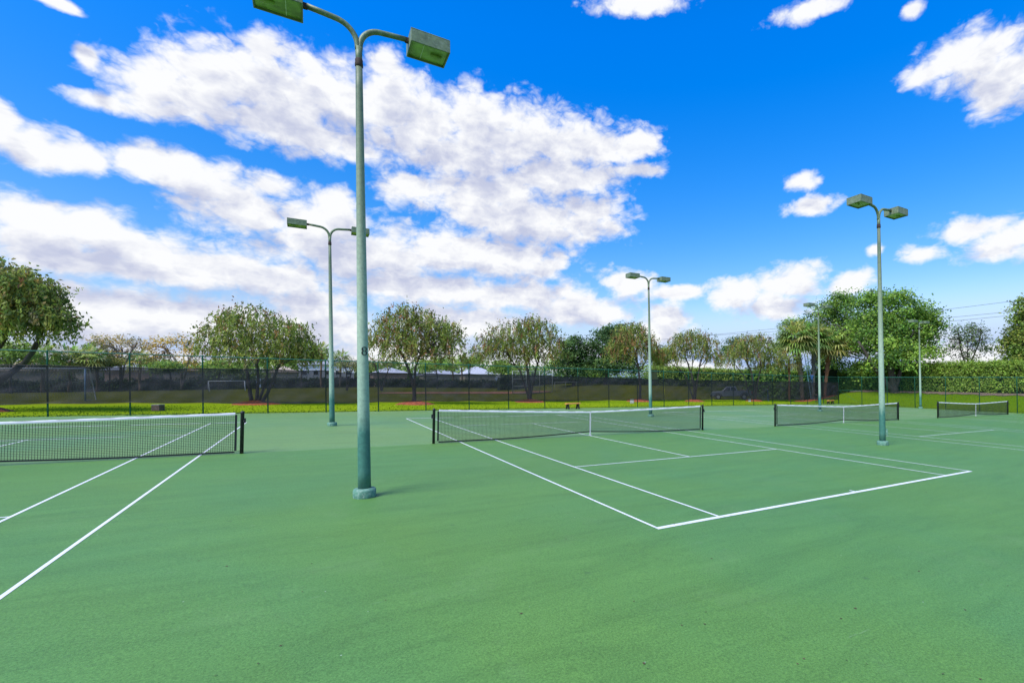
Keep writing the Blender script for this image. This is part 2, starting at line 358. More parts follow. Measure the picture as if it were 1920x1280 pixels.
def mound(name, c, r, h, m, seed, ry=None):
    rg = random.Random(seed); mb = MB(); n = 26; ry = ry or r; rings = 5; V = [(c.x, c.y, G(c.x, c.y)+h)]
    wob = [1+.22*rg.uniform(-1,1) for _ in range(n)]
    for k in range(1, rings+1):
        t = k/rings
        for i in range(n):
            a = 2*math.pi*i/n; rr = t*(wob[i]*.6+.4)
            x = c.x+math.cos(a)*r*rr; y = c.y+math.sin(a)*ry*rr
            V.append((x, y, G(x, y)+h*(1-t)**.8+(rg.uniform(-.03,.05) if k < rings else -.02)))
    Fc = [(0, 1+i, 1+(i+1) % n) for i in range(n)]
    for k in range(rings-1):
        for i in range(n): Fc.append((1+k*n+i, 1+(k+1)*n+i, 1+(k+1)*n+(i+1) % n, 1+k*n+(i+1) % n))
    mb.add(V, Fc); return tag(mb.build(name, m), kind='structure')

# berm mulch strip below the hedge
mb = MB(); V = []; n = 60
for i in range(n+1):
    y = 26-32*i/n; w0 = .25*math.sin(i*1.7)+.2*math.sin(i*.63)
    for x in (56.4+w0, 57.8+w0*.5, 61.5): V.append((x, y, G(x, y)+.05))
mb.add(V, [(3*i+q, 3*i+3+q, 3*i+4+q, 3*i+1+q) for i in range(n) for q in (0, 1)]); tag(mb.build('hedge_mulch', M['bermmulch']), kind='structure')

# grass blades along the lawn in view
def blades(name, n, sampler, h0, h1, m):
    pts = sampler(n); a = rng.uniform(0, 2*np.pi, n); h = rng.uniform(h0, h1, n); w = rng.uniform(.02, .05, n)
    base = np.array([(x, y, G(x, y)) for x, y in pts])
    d = np.stack([np.cos(a), np.sin(a), np.zeros(n)], 1)
    lean = rng.normal(0, .35, (n, 2))
    V = np.empty((n*3, 3)); V[0::3] = base-d*w[:, None]; V[1::3] = base+d*w[:, None]
    V[2::3] = base+np.stack([lean[:, 0]*h, lean[:, 1]*h, h], 1)
    me = bpy.data.meshes.new(name); me.vertices.add(n*3); me.vertices.foreach_set('co', V.ravel())
    me.loops.add(n*3); me.loops.foreach_set('vertex_index', np.arange(n*3)); me.polygons.add(n)
    me.polygons.foreach_set('loop_start', np.arange(n)*3); me.update(); me.validate()
    return tag(obj(name, me, m), 'short green lawn grass growing outside the court fence', 'grass', kind='stuff')
def lawn_sampler(n):
    k = int(n*.62)
    A = np.stack([rng.uniform(-36, 48, k), 19.2+11*rng.random(k)**1.5], 1)
    Bq = np.stack([47.4+11*rng.random(n-k), rng.uniform(-3, 19, n-k)], 1)
    return np.concatenate([A, Bq])
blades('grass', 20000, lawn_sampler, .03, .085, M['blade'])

# ------------------------------------------------------------------ tennis nets
HP, HC = 1.07*HS, .914*HS
def net_top(x): a = abs(x)/6.4; return HC+(HP-HC)*a**1.25
def net_bot(x): return .035+.13*max(0, 1-abs(x)/4.2)**1.6
def make_net(label):
    root = empty('tennis_net', (0,0,0), 0, label, 'tennis net', 'tennis nets across the courts')
    for s in (-1, 1):
        mb = MB(); mb.lathe([(.048,-.02),(.048,HP-.01),(.052,HP),(.052,HP+.04),(.03,HP+.07),(.0,HP+.075)], 14, (s*6.45,0,0)); po = mb.build('net_post', M['black'], root)
        mb = MB(); mb.box((s*6.45+s*.06,0,HP*.82), (.05,.07,.14)); mb.tube([(s*6.5,-.02,HP*.82),(s*6.5,-.1,HP*.82),(s*6.5,-.1,HP*.74)], .012, 6)
        mb.build('winch', M['black'], po)
        mb = MB(); mb.box((s*6.30,0,(HP+.05)/2), (.055,.022,HP-.12)); mb.build('side_band', M['black'], root)
    X = np.linspace(-6.28, 6.28, 57)
    # white head band, folded over the cable
    mb = MB(); V = []; Fq = []
    for i, x in enumerate(X):
        z = net_top(x)+.02; wv = .004*math.sin(i*1.9); b_ = .058
        for (dy, dz) in ((-.012,-b_),(-.014,-.01),(0,.008),(.014,-.01),(.012,-b_)): V.append((x, dy+wv, z+dz))
    for i in range(len(X)-1):
        for k in range(4): Fq.append((i*5+k, (i+1)*5+k, (i+1)*5+k+1, i*5+k+1))
    mb.add(V, Fq, True); mb.build('head_band', M['tape'], root)
    mb = MB(); mb.tube([(-6.45,0,HP+.02)]+[(x,0,net_top(x)+.02) for x in X]+[(6.45,0,HP+.02)], .006, 5)
    for s in (-1, 1): mb.tube([(s*6.45,0,.08),(s*6.2,0,.045)], .006, 5)
    mb.build('cable', M['black'], root)
    mb = MB()
    for k in range(len(X)-1):
        x0, x1 = X[k], X[k+1]; mb.bar((x0,0,net_bot(x0)+.015),(x1,0,net_bot(x1)+.015), .012, .045)
    mb.build('bottom_band', M['black'], root)
    # the knotted netting itself
    V = []; Fq = []
    def strip(a, b, w, axis):
        n_ = len(V)
        dx = (w,0,0) if axis == 'v' else (0,0,w)
        dy = (0,w,0)
        for q in (a, b):
            for s1, s2 in ((-1,0),(0,-1),(1,0),(0,1)):
                V.append((q[0]+s1*dx[0]+s2*dy[0], q[1]+s1*dx[1]+s2*dy[1], q[2]+s1*dx[2]+s2*dy[2]))
        for k in range(4): Fq.append((n_+k, n_+(k+1) % 4, n_+4+(k+1) % 4, n_+4+k))
    nv = 250
    for i in range(1, nv):
        x = -6.28+12.56*i/nv
        sag = .012*math.sin(i*.23)
        strip((x, sag, net_bot(x)+.02), (x, 0, net_top(x)-.05), .0043, 'v')
    nh = 22
    Xh = np.linspace(-6.28, 6.28, 33)
    for j in range(1, nh):
        f = j/nh
        for k in range(len(Xh)-1):
            a, b_ = Xh[k], Xh[k+1]
            za = net_bot(a)+.02+(net_top(a)-.05-net_bot(a)-.02)*f; zb = net_bot(b_)+.02+(net_top(b_)-.05-net_bot(b_)-.02)*f
            strip((a,.004*math.sin(k+j),za),(b_,.004*math.sin(k+1+j),zb), .0043, 'h')
    me = bpy.data.meshes.new('netting'); me.from_pydata(V, [], Fq); me.update(); obj('netting', me, M['netcord'], root)
    mb = MB(); mb.box((0,0,(HC+.03)/2), (.048,.034,HC+.0)); mb.box((0,0,.02), (.09,.05,.03)); mb.box((0,-.02,HC*.72), (.065,.012,.05)); mb.build('centre_strap', M['strap'], root)
    return root
net0 = make_net('tennis net at the left edge, nearest the camera, crossing two white sidelines')
netlabels = [None, 'widest whole tennis net, in the middle between pole 8 and the right light',
             'tennis net right of the middle one, partly behind the right light pole', 'smallest farthest tennis net, standing in front of the grassy berm']
for i, ox in enumerate(OFF):
    o = net0 if i == 0 else copy_tree(net0)
    if i: o['label'] = netlabels[i]
    za, zb = plane_z(ox-6.4, 0), plane_z(ox+6.4, 0)
    o.location = (ox, 0, plane_z(ox, 0)+.002); o.rotation_euler = (0, -math.atan2(zb-za, 12.8), 0)

# ------------------------------------------------------------------ light poles
def digit_mesh(ch, h, r_at, z, ang):
    cu = bpy.data.curves.new('numeral', 'FONT'); cu.body = ch; cu.size = h*1.4; cu.align_x = 'CENTER'; cu.align_y = 'CENTER'; cu.extrude = .001; cu.offset = h*.004; cu.resolution_u = 6
    o = bpy.data.objects.new('tmp', cu); COL.objects.link(o); bpy.context.view_layer.update()
    me = bpy.data.meshes.new_from_object(o.evaluated_get(bpy.context.evaluated_depsgraph_get()))
    bpy.data.objects.remove(o); me.name = 'numeral'
    for v in me.vertices:             # wrap round the pole, reading upright, facing `ang`
        x, y, dz = v.co; r = r_at(z+y)+.004+dz; a = ang+x/r_at(z+y)
        v.co = (math.cos(a)*r, math.sin(a)*r, z+y)
    return me
def rp(z): return .118-(.118-.060)*max(0, min(1, z/8.7))
def make_light(name, loc, label, digit=None, hand=False, dh=0.0):
    root = empty(name, loc, 0, label, 'court light', 'double-headed court lights')
    mb = MB(); mb.lathe([(.200,-.06),(.206,.02),(.206,.13),(.190,.165),(.13,.175)], 28); mb.build('footing', M['concrete'], root)
    mb = MB(); mb.lathe([(rp(z), z) for z in (.16,.5,1,2,3,4,5,6,7,8,8.62+dh)], 20); po = mb.build('pole', M['pole'], root)
    mb = MB(); mb.lathe([(.064,8.58+dh),(.073,8.59+dh),(.073,8.65+dh),(.068,8.67+dh),(.070,8.72+dh),(.06,8.74+dh)], 18); mb.build('collar', M['rust'], root)
    mb = MB(); mb.tube([(0,0,8.62+dh),(0,0,8.8+dh),(0,0,8.97+dh)], [.060,.060,.064], 14); mb.build('neck', M['arm'], root)
    for s in (-1, 1):
        pts = [(s*.015,0,8.90+dh)]; rad = [.050]
        for k in range(10):
            a = math.pi*.5*k/9*.96
            pts.append((s*(.02+.40*(1-math.cos(a))), 0, 8.98+dh+.42*math.sin(a))); rad.append(.052)
        pts.append((s*.62,0,9.42+dh)); rad.append(.052); pts.append((s*.86,0,9.44+dh)); rad.append(.052)
        mb = MB(); mb.tube(pts, rad, 12); am = mb.build('arm', M['arm'], root)
        mb = MB(); mb.box((s*.885,0,9.43+dh), (.07,.07,.09)); mb.tube([(s*.84,0,9.44+dh),(s*.94,0,9.44+dh)], .03, 8); mb.build('knuckle', M['rust'], am)
        # shoe-box fixture, open to a recessed lens below
        fx = MB(); L_, D_, H_ = .77, .58, .27; cx = s*(.92+L_/2); z0, z1 = 9.27+dh, 9.27+dh+H_; t = .028
        fx.box((cx,0,z1-.01), (L_,D_,.02))
        for q in (-1, 1):
            fx.box((cx,q*(D_/2-t/2),(z0+z1-.02)/2), (L_,t,H_-.02)); fx.box((cx+q*(L_/2-t/2),0,(z0+z1-.02)/2), (t,D_-2*t,H_-.02))
        f_ = fx.build('lamp_housing', M['fixture'], root, .006)
        ln = MB(); ln.box((cx,0,z0+.045), (L_-2*t-.004,D_-2*t-.004,.012)); le = ln.build('lens', M['lens'], f_)
        ln = MB(); ln.box((cx-s*.12,0,z0+.034), (.012,D_-2*t-.01,.008)); ln.build('lens_rib', M['lampin'], f_)
        ln = MB(); ln.tube([(cx+s*.05,0,z0+.02),(cx+s*.26,0,z0+.02)], [.035,.045], 10); ln.build('bulb', M['lens'], f_)
    if digit: obj('numeral', digit_mesh(digit, .17, rp, 2.83, R(-78)), M['digit'], po)
    if hand:
        mb = MB(); mb.box((rp(.5)*.75,-rp(.5)*.75,.52), (.10,.10,.22), R(45)); mb.box((rp(.5)*.98,-rp(.5)*.98,.52), (.03,.13,.26), R(-45)); mb.build('handhole_cover', M['concrete'], po)
    return root
lights = [((-9.30,-7.50), 'tall green twin-head court light numbered 8, nearest the camera', '8', False, -.17),
          ((-9.32, 8.50), 'green twin-head court light numbered 7, just left of pole 8', '7', False, .05),
          ((9.13,-7.46), 'green twin-head court light in front of the third net, by the leafy tree', None, True, .05),
          ((9.46, 8.36), 'slim green twin-head court light standing behind the middle net', None, False, .05),
          ((28.6, 8.75), 'twin-head court light in front of the palms', None, False, .05),
          ((46.4, 8.8), 'farthest grey-green court light, beside the fence and leafy tree', None, False, .05)]
for (x, y), lb, dg, hd, dh in lights: make_light('court_light', (x, y, plane_z(x, y)), lb, dg, hd, dh)

# ------------------------------------------------------------------ chain-link fences and windscreen
FH = 3.42
def fence_run(a, b, nspan, label, wirestep=.085, skip_last=False, rail_mid=None):
    a = Vector(a); b = Vector(b); d = b-a; L = math.hypot(d.x, d.y); ux, uy = d.x/L, d.y/L
    def pt(s, z): x = a.x+ux*s; y = a.y+uy*s; return (x, y, plane_z(x, y)+z)
    root = empty('chain_link_fence', pt(L/2, 0), 0, label, 'fence'); inv = Matrix.Translation(-root.location)
    def loc(p): return tuple(Vector(p)-root.location)
    for k in range(nspan+1):
        if skip_last and k == nspan: continue
        s = L*k/nspan; end = (k in (0, nspan)); r = .055 if end else .038
        x, y, z = pt(s, 0); mb = MB(); mb.lathe([(r,-.1),(r,FH+.0),(r*1.15,FH+.01),(r*.9,FH+.06),(.001,FH+.08)], 10, loc((x, y, z))); mb.build('fence_post', M['fence'], root)
    mb = MB(); mb.tube([loc(pt(L*k/nspan, FH)) for k in range(nspan+1)], .028, 8); mb.build('top_rail', M['fence'], root)
    mb = MB(); mb.tube([loc(pt(L*k/nspan, .07)) for k in range(nspan+1)], .009, 5); mb.build('tension_wire', M['wire'], root)
    for (s0, s1, z) in (rail_mid or []):
        mb = MB(); mb.tube([loc(pt(s0, z)), loc(pt(s1, z))], .024, 8)
        mb.tube([loc(pt(s0, z-.1)), loc(pt(s1, .1))], .008, 5); mb.build('brace_rail', M['fence'], root)
    # woven wire: two families of diagonal strands
    V = []; Fq = []; z0, z1 = .04, FH-.02; H = z1-z0; w = .0024
    nrm = Vector((-uy, ux, 0))
    def strand(s0, zz0, s1, zz1, off):
        n_ = len(V)
        for (s, z) in ((s0, zz0), (s1, zz1)):
            p = Vector(loc(pt(s, z)))+nrm*off
            V.append(tuple(p+Vector((ux*w, uy*w, 0)))); V.append(tuple(p-Vector((ux*w, uy*w, 0)))); V.append(tuple(p+nrm*w*1.6))
        Fq.extend([(n_,n_+1,n_+4,n_+3),(n_+1,n_+2,n_+5,n_+4),(n_+2,n_,n_+3,n_+5)])
    s = -H
    while s < L:
        for sg in (1, -1):
            a0, a1 = (s, s+H) if sg == 1 else (s+H, s)
            q0, q1, y0, y1 = a0, a1, z0, z1
            if sg == 1:
                if q0 < 0: y0 = z0-q0; q0 = 0
                if q1 > L: y1 = z1-(q1-L); q1 = L
            else:
                if q1 < 0: y1 = z1+q1; q1 = 0
                if q0 > L: y0 = z0+(q0-L); q0 = L
            if y1 > y0+.01: strand(q0, y0, q1, y1, .006*sg)
        s += wirestep
    me = bpy.data.meshes.new('chain_link'); me.from_pydata(V, [], Fq); me.update(); obj('chain_link', me, M['wire'], root)
    return root
SP = 3.135; x0 = 47.11-SP*27
fence_run((x0,18.85,0), (47.11,18.85,0), 27, 'long green chain-link fence behind the courts, hung with black screen')
fence_run((47.11,18.85,0), (47.11,18.85-3.05*9,0), 9, 'green chain-link fence along the right side below the grassy berm', rail_mid=[(0.1,3.0,1.75)])
# the far chain-link fence's wires and screens: one fabric panel per run, sagging between its ties
def screen_panel(xa, xb, label, seed):
    rg = random.Random(seed); nxs = int((xb-xa)/.18); nzs = 16; V = []
    root_x = (xa+xb)/2
    ph = [rg.uniform(0, 6.28) for _ in range(12)]
    for j in range(nzs+1):
        for i in range(nxs+1):
            x = xa+(xb-xa)*i/nxs; t = ((47.11-x) % SP)/SP; sag = math.sin(math.pi*t)
            f = j/nzs
            zt = 2.72-.05*sag*(1+.6*math.sin(x*.7+ph[0]))+.04*math.sin(x*.23+ph[1]); zb = .66-.05*sag+.035*math.sin(x*.37+ph[2])+.05*math.sin(x*.11+ph[3])
            z = zb+(zt-zb)*f
            bell = .10*sag*(1-f*.75)*(1+.5*math.sin(x*.31+ph[4]))
            fold = .06*math.sin(7*f+x*1.1+ph[5])*sag+.055*math.sin(3.1*x+4*math.sin(f*5+ph[6])+ph[7])*(1-f)*.8+.03*math.sin(5.3*x-9*f+ph[8])
            V.append((x-root_x, 18.85-.065-bell-abs(fold)*.7, z+plane_z(x, 18.85)))
    W = nxs+1; Fq = [(j*W+i, j*W+i+1, (j+1)*W+i+1, (j+1)*W+i) for j in range(nzs) for i in range(nxs)]
    me = bpy.data.meshes.new('windscreen'); me.from_pydata(V, [], Fq); me.polygons.foreach_set('use_smooth', [True]*len(Fq)); me.update()
    o = obj('windscreen', me, M['screen']); o.location = (root_x, 0, 0)
    tag(o, label, 'windscreen', 'black mesh windscreens along the back fence')
    for nm, jj in (('top_hem', nzs), ('bottom_hem', 0)):
        mb = MB(); mb.tube([(v[0], v[1]-.004, v[2]) for v in V[jj*W:(jj+1)*W]], .022, 5); mb.build(nm, M['black'], o)
    return o
pans = [(x0+.1, 47.11-SP*18, 'left stretch of black windscreen, with the soccer goals seen through it'),
        (47.11-SP*18+.02, 47.11-SP*9, 'middle stretch of black windscreen behind pole 8 and the wooden bench'),
        (47.11-SP*9+.02, 46.98, 'right stretch of black windscreen in front of the dark pickup')]
for i, (a, b, lb) in enumerate(pans): screen_panel(a, b, lb, 3+i)

# ------------------------------------------------------------------ benches, boxes
def bench(px, py, L, label):
    p = P(px, py); root = empty('bench', p, 0, label, 'bench', 'low wooden benches by the fence')
    for q in (-.13, 0, .13):
        mb = MB(); mb.box((0,q,.46), (L,.122,.10)); mb.build('seat_plank', M['wood'], root, .006)
    for s in (-1, 1):
        mb = MB()
        for q in (-1, 1): mb.bar((s*L*.36,q*.19,0), (s*L*.36,q*.07,.425), .09, .06)
        for q in (-.06, .06): mb.bar((s*L*.36+q,0,.42), (s*L*.36+q*2.6,0,0), .05, .09)
        mb.box((s*L*.36,0,.405), (.10,.40,.05)); mb.build('leg', M['darkwood'], root)
    return root
bench(1074, 766.5, 1.32, 'low wooden bench with dark legs behind the middle net')
bench(1557, 757.5, 1.15, 'small wooden bench by the fence corner at right')
def ubox(px, py, w, h, m, lid, label):
    p = P(px, py); root = empty('utility_box', (p.x, p.y, G(p.x, p.y)), -YAW, label, 'utility box')
    mb = MB(); mb.box((0,0,h/2), (w,w*.8,h)); mb.build('cabinet', m, root, .012)
    mb = MB(); mb.box((0,0,h+.03), (w*1.06,w*.86,.05)); mb.build('lid', lid, root, .01)
    mb = MB(); mb.box((0,-w*.4-.006,h*.5), (w*.72,.012,h*.75)); mb.build('door', m, root, .004)
ubox(296.5, 769, .50, .36, M['boxbrown'], M['boxtop'], 'small brown utility box on the grass left of the mulched tree')
ubox(1185, 755.5, .42, .46, M['boxgrey'], M['boxgrey'], 'pale grey utility box on the grass behind the slim light pole')
ubox(1405.5, 752.5, .32, .36, M['boxgrey'], M['boxgrey'], 'tiny grey utility box at a tree foot behind the pickup')

# ------------------------------------------------------------------ foliage
def leaf_mesh(name, pos, nrm, up, w, h, col, parent=None, extra=None):
    """pos/nrm/up (n,3); w,h (n,); col (n,3): one folded leaf-sized quad per row"""
    n = len(pos); nrm = nrm/np.linalg.norm(nrm, axis=1, keepdims=True)
    side = np.cross(up, nrm); ln = np.linalg.norm(side, axis=1, keepdims=True); side = side/np.maximum(ln, 1e-6)
    up2 = np.cross(nrm, side)
    V = np.empty((n, 4, 3))
    V[:, 0] = pos-up2*h[:, None]*.5; V[:, 1] = pos+side*w[:, None]*.5+nrm*w[:, None]*.15; V[:, 2] = pos+up2*h[:, None]*.5; V[:, 3] = pos-side*w[:, None]*.5+nrm*w[:, None]*.15
    me = bpy.data.meshes.new(name); me.vertices.add(n*4); me.vertices.foreach_set('co', V.ravel())
    me.loops.add(n*4); me.loops.foreach_set('vertex_index', np.arange(n*4)); me.polygons.add(n); me.polygons.foreach_set('loop_start', np.arange(n)*4)
    at = me.attributes.new('tint', 'FLOAT_COLOR', 'POINT')
    c4 = np.ones((n, 4, 4)); c4[:, :, :3] = col[:, None, :]; at.data.foreach_set('color', c4.ravel())
    me.update(); me.validate(); return obj(name, me, M['leaf'], parent)
def unit(n):
    v = rng.normal(size=(n, 3)); return v/np.linalg.norm(v, axis=1, keepdims=True)
def pick(pal, wts, n):
    pal = np.array(pal); w = np.array(wts, float); w /= w.sum(); return pal[rng.choice(len(pal), n, p=w)]
def blob_points(blobs, n, shell=.55, low=-.75):
    """points in the union of ellipsoids (c, r), biased outward"""
    vol = np.array([r[0]*r[1]*r[2] for c, r in blobs])**.72; k = rng.choice(len(blobs), n, p=vol/vol.sum())
    d = unit(n); d[:, 2] = np.where(d[:, 2] < low, -d[:, 2], d[:, 2])
    rad = shell+(1-shell)*rng.random(n)**.6; rad = np.where(rng.random(n) < .22, rng.random(n)**.5*shell, rad)*rng.normal(1, .07, n)
    C = np.array([c for c, r in blobs])[k]; Rr = np.array([r for c, r in blobs])[k]
    return C+d*Rr*rad[:, None], d
GREENS = [(.070,.120,.022), (.105,.160,.030), (.050,.085,.022), (.14,.19,.035)]
LB = 1.85
def cols(pal, wts, ncl, m, jit=.13, cj=.18):
    c = pick(pal, wts, ncl); c = np.repeat(c*rng.normal(1, cj, (ncl, 1)).clip(.4, 1.7), m, 0)
    return (LB*c*rng.normal(1, jit, (len(c), 1)).clip(.35, 1.9)*rng.normal(1, .06, (len(c), 3))).clip(.004, .8)

def tree_base(px, py): p = P(px, py); return Vector((p.x, p.y, G(p.x, p.y)))
def to_blobs(spec, depth, base, flat=.9):
    s = depth/F; out = []
    for (px, py, rx, ry, *dd) in spec:
        c = AT(px, py, depth+(dd[0] if dd else 0)); out.append((np.array(c)-np.array(base), np.array((rx*s, rx*s*flat, ry*s))))
    return out
def limb(mb, a, b, r0, r1, bend=.15, seg=6, n=6, droop=0):
    a = Vector(a); b = Vector(b); L = (b-a).length; off = Vector(rng.normal(0, bend, 3))*L*.4
    pts = []; rd = []
    for i in range(seg+1):
        t = i/seg; pts.append(a.lerp(b, t)+off*math.sin(math.pi*t)+Vector((0,0,-droop*L*t*t)) +Vector(rng.normal(0,.018,3))*L*(0 if i in (0,seg) else 1)); rd.append(r0+(r1-r0)*t)
    mb.tube(pts, rd, n); return pts
def skeleton(root, trunk_paths, blobs, nlimb, ntwig, m, r_limb=.07, fork=None):
    mb = MB(); tips = []
    for pts, r0, r1 in trunk_paths:
        P_ = [Vector(p) for p in pts]; k = len(P_); Q = []
        for i in range((k-1)*4+1):
            t = i/4; j = min(int(t), k-2); Q.append(P_[j].lerp(P_[j+1], t-j)+Vector(rng.normal(0,.02,3))*(1 if i else 0))
        rr = [r0+(r1-r0)*(i/(len(Q)-1))**.8 for i in range(len(Q))]; rr[0] *= 1.35
        mb.tube(Q, rr, 9); tips.append((Q, r1))
    tgt, _ = blob_points(blobs, nlimb, .5)
    for tg in tgt:
        Q, r1 = min(tips, key=lambda q: (q[0][-1]-Vector(tg)).length)
        st = Q[rng.integers(int(len(Q)*.6), len(Q))]
        pts = limb(mb, st, tg, r_limb*rng.uniform(.7, 1.1), r_limb*.25, .22, 7)
        for _ in range(ntwig):
            s_ = pts[rng.integers(3, len(pts))]; e = Vector(s_)+Vector(unit(1)[0])*rng.uniform(.5, 1.3)+Vector((0,0,.25))
            limb(mb, s_, e, r_limb*.28, r_limb*.1, .2, 3, 4)
    mb.build('trunk', m, root)

BB_PAL = [(.105,.140,.026), (.150,.190,.038), (.060,.085,.020), (.190,.205,.045), (.175,.140,.042), (.17,.085,.034), (.14,.13,.06)]
BB_W = [3, 3.2, 2.2, 2, 1.5, .8, .9]
def weeping_tree(px, py, spec, trunks, label, nstr=420, red=1.0, seed=1, green=1.0, mulch=True, twigs=2, group=None, nlimb=16):
    global rng
    rng = np.random.default_rng(seed)
    b = tree_base(px, py); depth = DEPTH(b); blobs = to_blobs(spec, depth, b)
    root = empty('bottlebrush_tree', b, 0, label, 'tree', 'bottlebrush trees in a row behind the fence')
    s = depth/F
    paths = [([np.array(AT(x, y, depth+dz))-np.array(b) if i else np.array((AT(x, y, depth)-b)[:])*np.array((1,1,0)) for i, (x, y, dz) in enumerate(pp)], r0, r1) for pp, r0, r1 in trunks]
    skeleton(root, paths, blobs, nlimb, twigs, M['bark'], .075)
    # hanging strands of narrow leaves
    m = 17; nstr = int(nstr*1.12); top, d = blob_points(blobs, nstr, .6, -.35)
    L = rng.uniform(.45, 1.5, nstr); sway = rng.normal(0, .18, (nstr, 2))
    t = np.tile(np.linspace(0, 1, m), (nstr, 1))+rng.normal(0, .04, (nstr, m))
    pos = np.repeat(top[:, None, :], m, 1)
    pos[:, :, 2] += .25-t*L[:, None]; pos[:, :, 0] += (sway[:, :1]+d[:, :1]*.35)*t; pos[:, :, 1] += (sway[:, 1:]+d[:, 1:2]*.35)*t
    pos = pos.reshape(-1, 3)+rng.normal(0, .075, (nstr*m, 3)); n = len(pos)
    w_ = list(BB_W); w_[5] *= red; w_[4] *= (.5+.5*red); w_[1] *= green; w_[3] *= green
    c = cols(BB_PAL, w_, nstr, m)
    up = np.stack([rng.normal(0,.45,n), rng.normal(0,.45,n), np.ones(n)], 1); nr = unit(n); nr[:, 2] = nr[:, 2]*.6+.25
    A = (pos, nr, up, rng.uniform(.065,.115,n), rng.uniform(.17,.36,n), c)
    # airy upright sprigs on top: they make the ragged outline
    k = nstr//2; tp, d = blob_points(blobs, k, .96, .15); mm = 7
    off = np.abs(rng.normal(0, .28, (k*mm, 1)))*np.repeat(d, mm, 0)+rng.normal(0, .10, (k*mm, 3))
    p2 = np.repeat(tp, mm, 0)+off; n2 = len(p2)
    B_ = (p2, unit(n2), unit(n2), rng.uniform(.08,.16,n2), rng.uniform(.16,.30,n2), cols(BB_PAL, [3,2,3.5,1,1,.8*red,.5], k, mm))
    leaf_mesh('crown', *[np.concatenate([x, y]) for x, y in zip(A, B_)], parent=root)
    if mulch: mound('mulch_bed', b, mulch if mulch is not True else 1.7, .34, M['mulch'], seed)
    return root

def clump_tree(name, b, depth, spec, trunks, label, ncl=260, m=42, pal=None, wts=None, size=(.22,.40), spread=.42, seed=1, barkm='bark', group=None, cat='tree', nlimb=14, twigs=2, rl=.09, flat=.9, shell=.62, low=-.6, parts=('trunk','crown')):
    global rng
    rng = np.random.default_rng(seed)
    blobs = to_blobs(spec, depth, b, flat)
    root = empty(name, b, 0, label, cat, group)
    paths = [([np.array(AT(x, y, depth))-np.array(b) if i else np.array((0,0,-.1)) for i, (x, y) in enumerate(pp)], r0, r1) for pp, r0, r1 in trunks]
    if paths: skeleton(root, paths, blobs, nlimb, twigs, M[barkm], rl)
    ct, d = blob_points(blobs, ncl, shell, low)
    g = rng.normal(0, spread, (ncl*m, 3))*np.array((1,1,.62)); pos = np.repeat(ct, m, 0)+g; n = len(pos)
    pal = pal or GREENS; wts = wts or [1]*len(pal)
    nr = unit(n)*.8+np.repeat(d, m, 0)*.5+np.array((0,0,.55))
    leaf_mesh('crown', pos, nr, unit(n), rng.uniform(*size, n)*.62, rng.uniform(*size, n), cols(pal, wts, ncl, m), parent=root)
    return root

# --- the row of bottlebrush trees
weeping_tree(-40, 771, [(-60,570,90,62),(30,562,66,50),(62,608,52,42),(0,528,42,34),(98,612,30,34),(-100,600,80,60)],
    [([(-40,771,0),(0,712,0),(50,678,0),(72,640,0)], .22,.10), ([(-42,771,0),(-30,690,0),(5,640,0),(22,600,0)], .20,.09)],
    'big weeping bottlebrush tree at the left edge with leaning bare limbs', 1250, .4, 11, 2.1, 1.3)
weeping_tree(480, 757, [(450,640,62,44),(520,645,60,40),(410,655,40,34),(470,606,52,30),(560,662,34,32),(425,600,22,18),(500,672,70,26),(545,625,35,22),(588,674,20,22)],
    [([(472,757,0),(466,715,0),(458,670,0),(440,640,0)], .16,.08), ([(480,757,.2),(484,715,.2),(480,665,0)], .15,.08), ([(490,757,0),(505,730,0),(520,690,0),(540,655,0)], .15,.07), ([(484,757,-.3),(500,705,-.3),(500,660,0)], .12,.07)],
    'broad multi-stemmed bottlebrush tree left of pole 8, on red mulch', 620, 1.0, 12, 1.2)
weeping_tree(777, 757, [(752,630,54,44),(800,630,40,44),(840,645,34,38),(735,650,46,34),(765,594,32,20),(850,660,24,34),(780,665,60,24),(825,618,32,20)],
    [([(777,757,0),(776,725,0),(768,700,0),(758,672,0),(745,650,0)], .19,.09), ([(775,720,0),(779,690,0),(790,655,0)], .15,.07)],
    'bottlebrush tree with one curved trunk just right of pole 8', 640, 2.0, 13, .8)
weeping_tree(995, 753, [(965,645,56,38),(1010,640,42,40),(925,660,38,32),(1040,660,24,36),(990,614,32,20),(950,668,50,28),(1010,672,44,30)],
    [([(995,753,0),(993,725,0),(990,700,0),(985,670,0)], .22,.10), ([(993,718,0),(975,695,0),(955,670,0)], .13,.06), ([(992,705,0),(1005,690,0),(1015,660,0)], .13,.06)],
    'bottlebrush tree left of the low wooden bench, on red mulch', 640, 1.3, 14, .7)
weeping_tree(1200, 752, [(1180,650,40,40),(1205,660,34,36),(1160,665,30,26),(1185,626,28,20),(1225,672,22,26)],
    [([(1200,752,0),(1200,720,0),(1197,690,0),(1190,655,0)], .20,.09)],
    'rust-tinged bottlebrush tree left of the slim light pole behind the middle net', 520, 2.6, 15, .7, nlimb=10)
weeping_tree(1302, 752, [(1290,655,40,32),(1325,660,28,30),(1262,668,28,24),(1300,636,30,18),(1340,680,18,18),(1250,675,24,18)],
    [([(1302,752,0),(1302,725,0),(1296,700,0),(1285,670,0)], .19,.08), ([(1302,722,0),(1310,695,0),(1318,665,0)], .12,.06), ([(1301,722,0),(1285,705,0),(1272,690,0)], .1,.05)],
    'bottlebrush tree left of the dark pickup, its dark trunk wrapped by the screen', 430, 1.6, 16, 1.0, 1.4, nlimb=12)
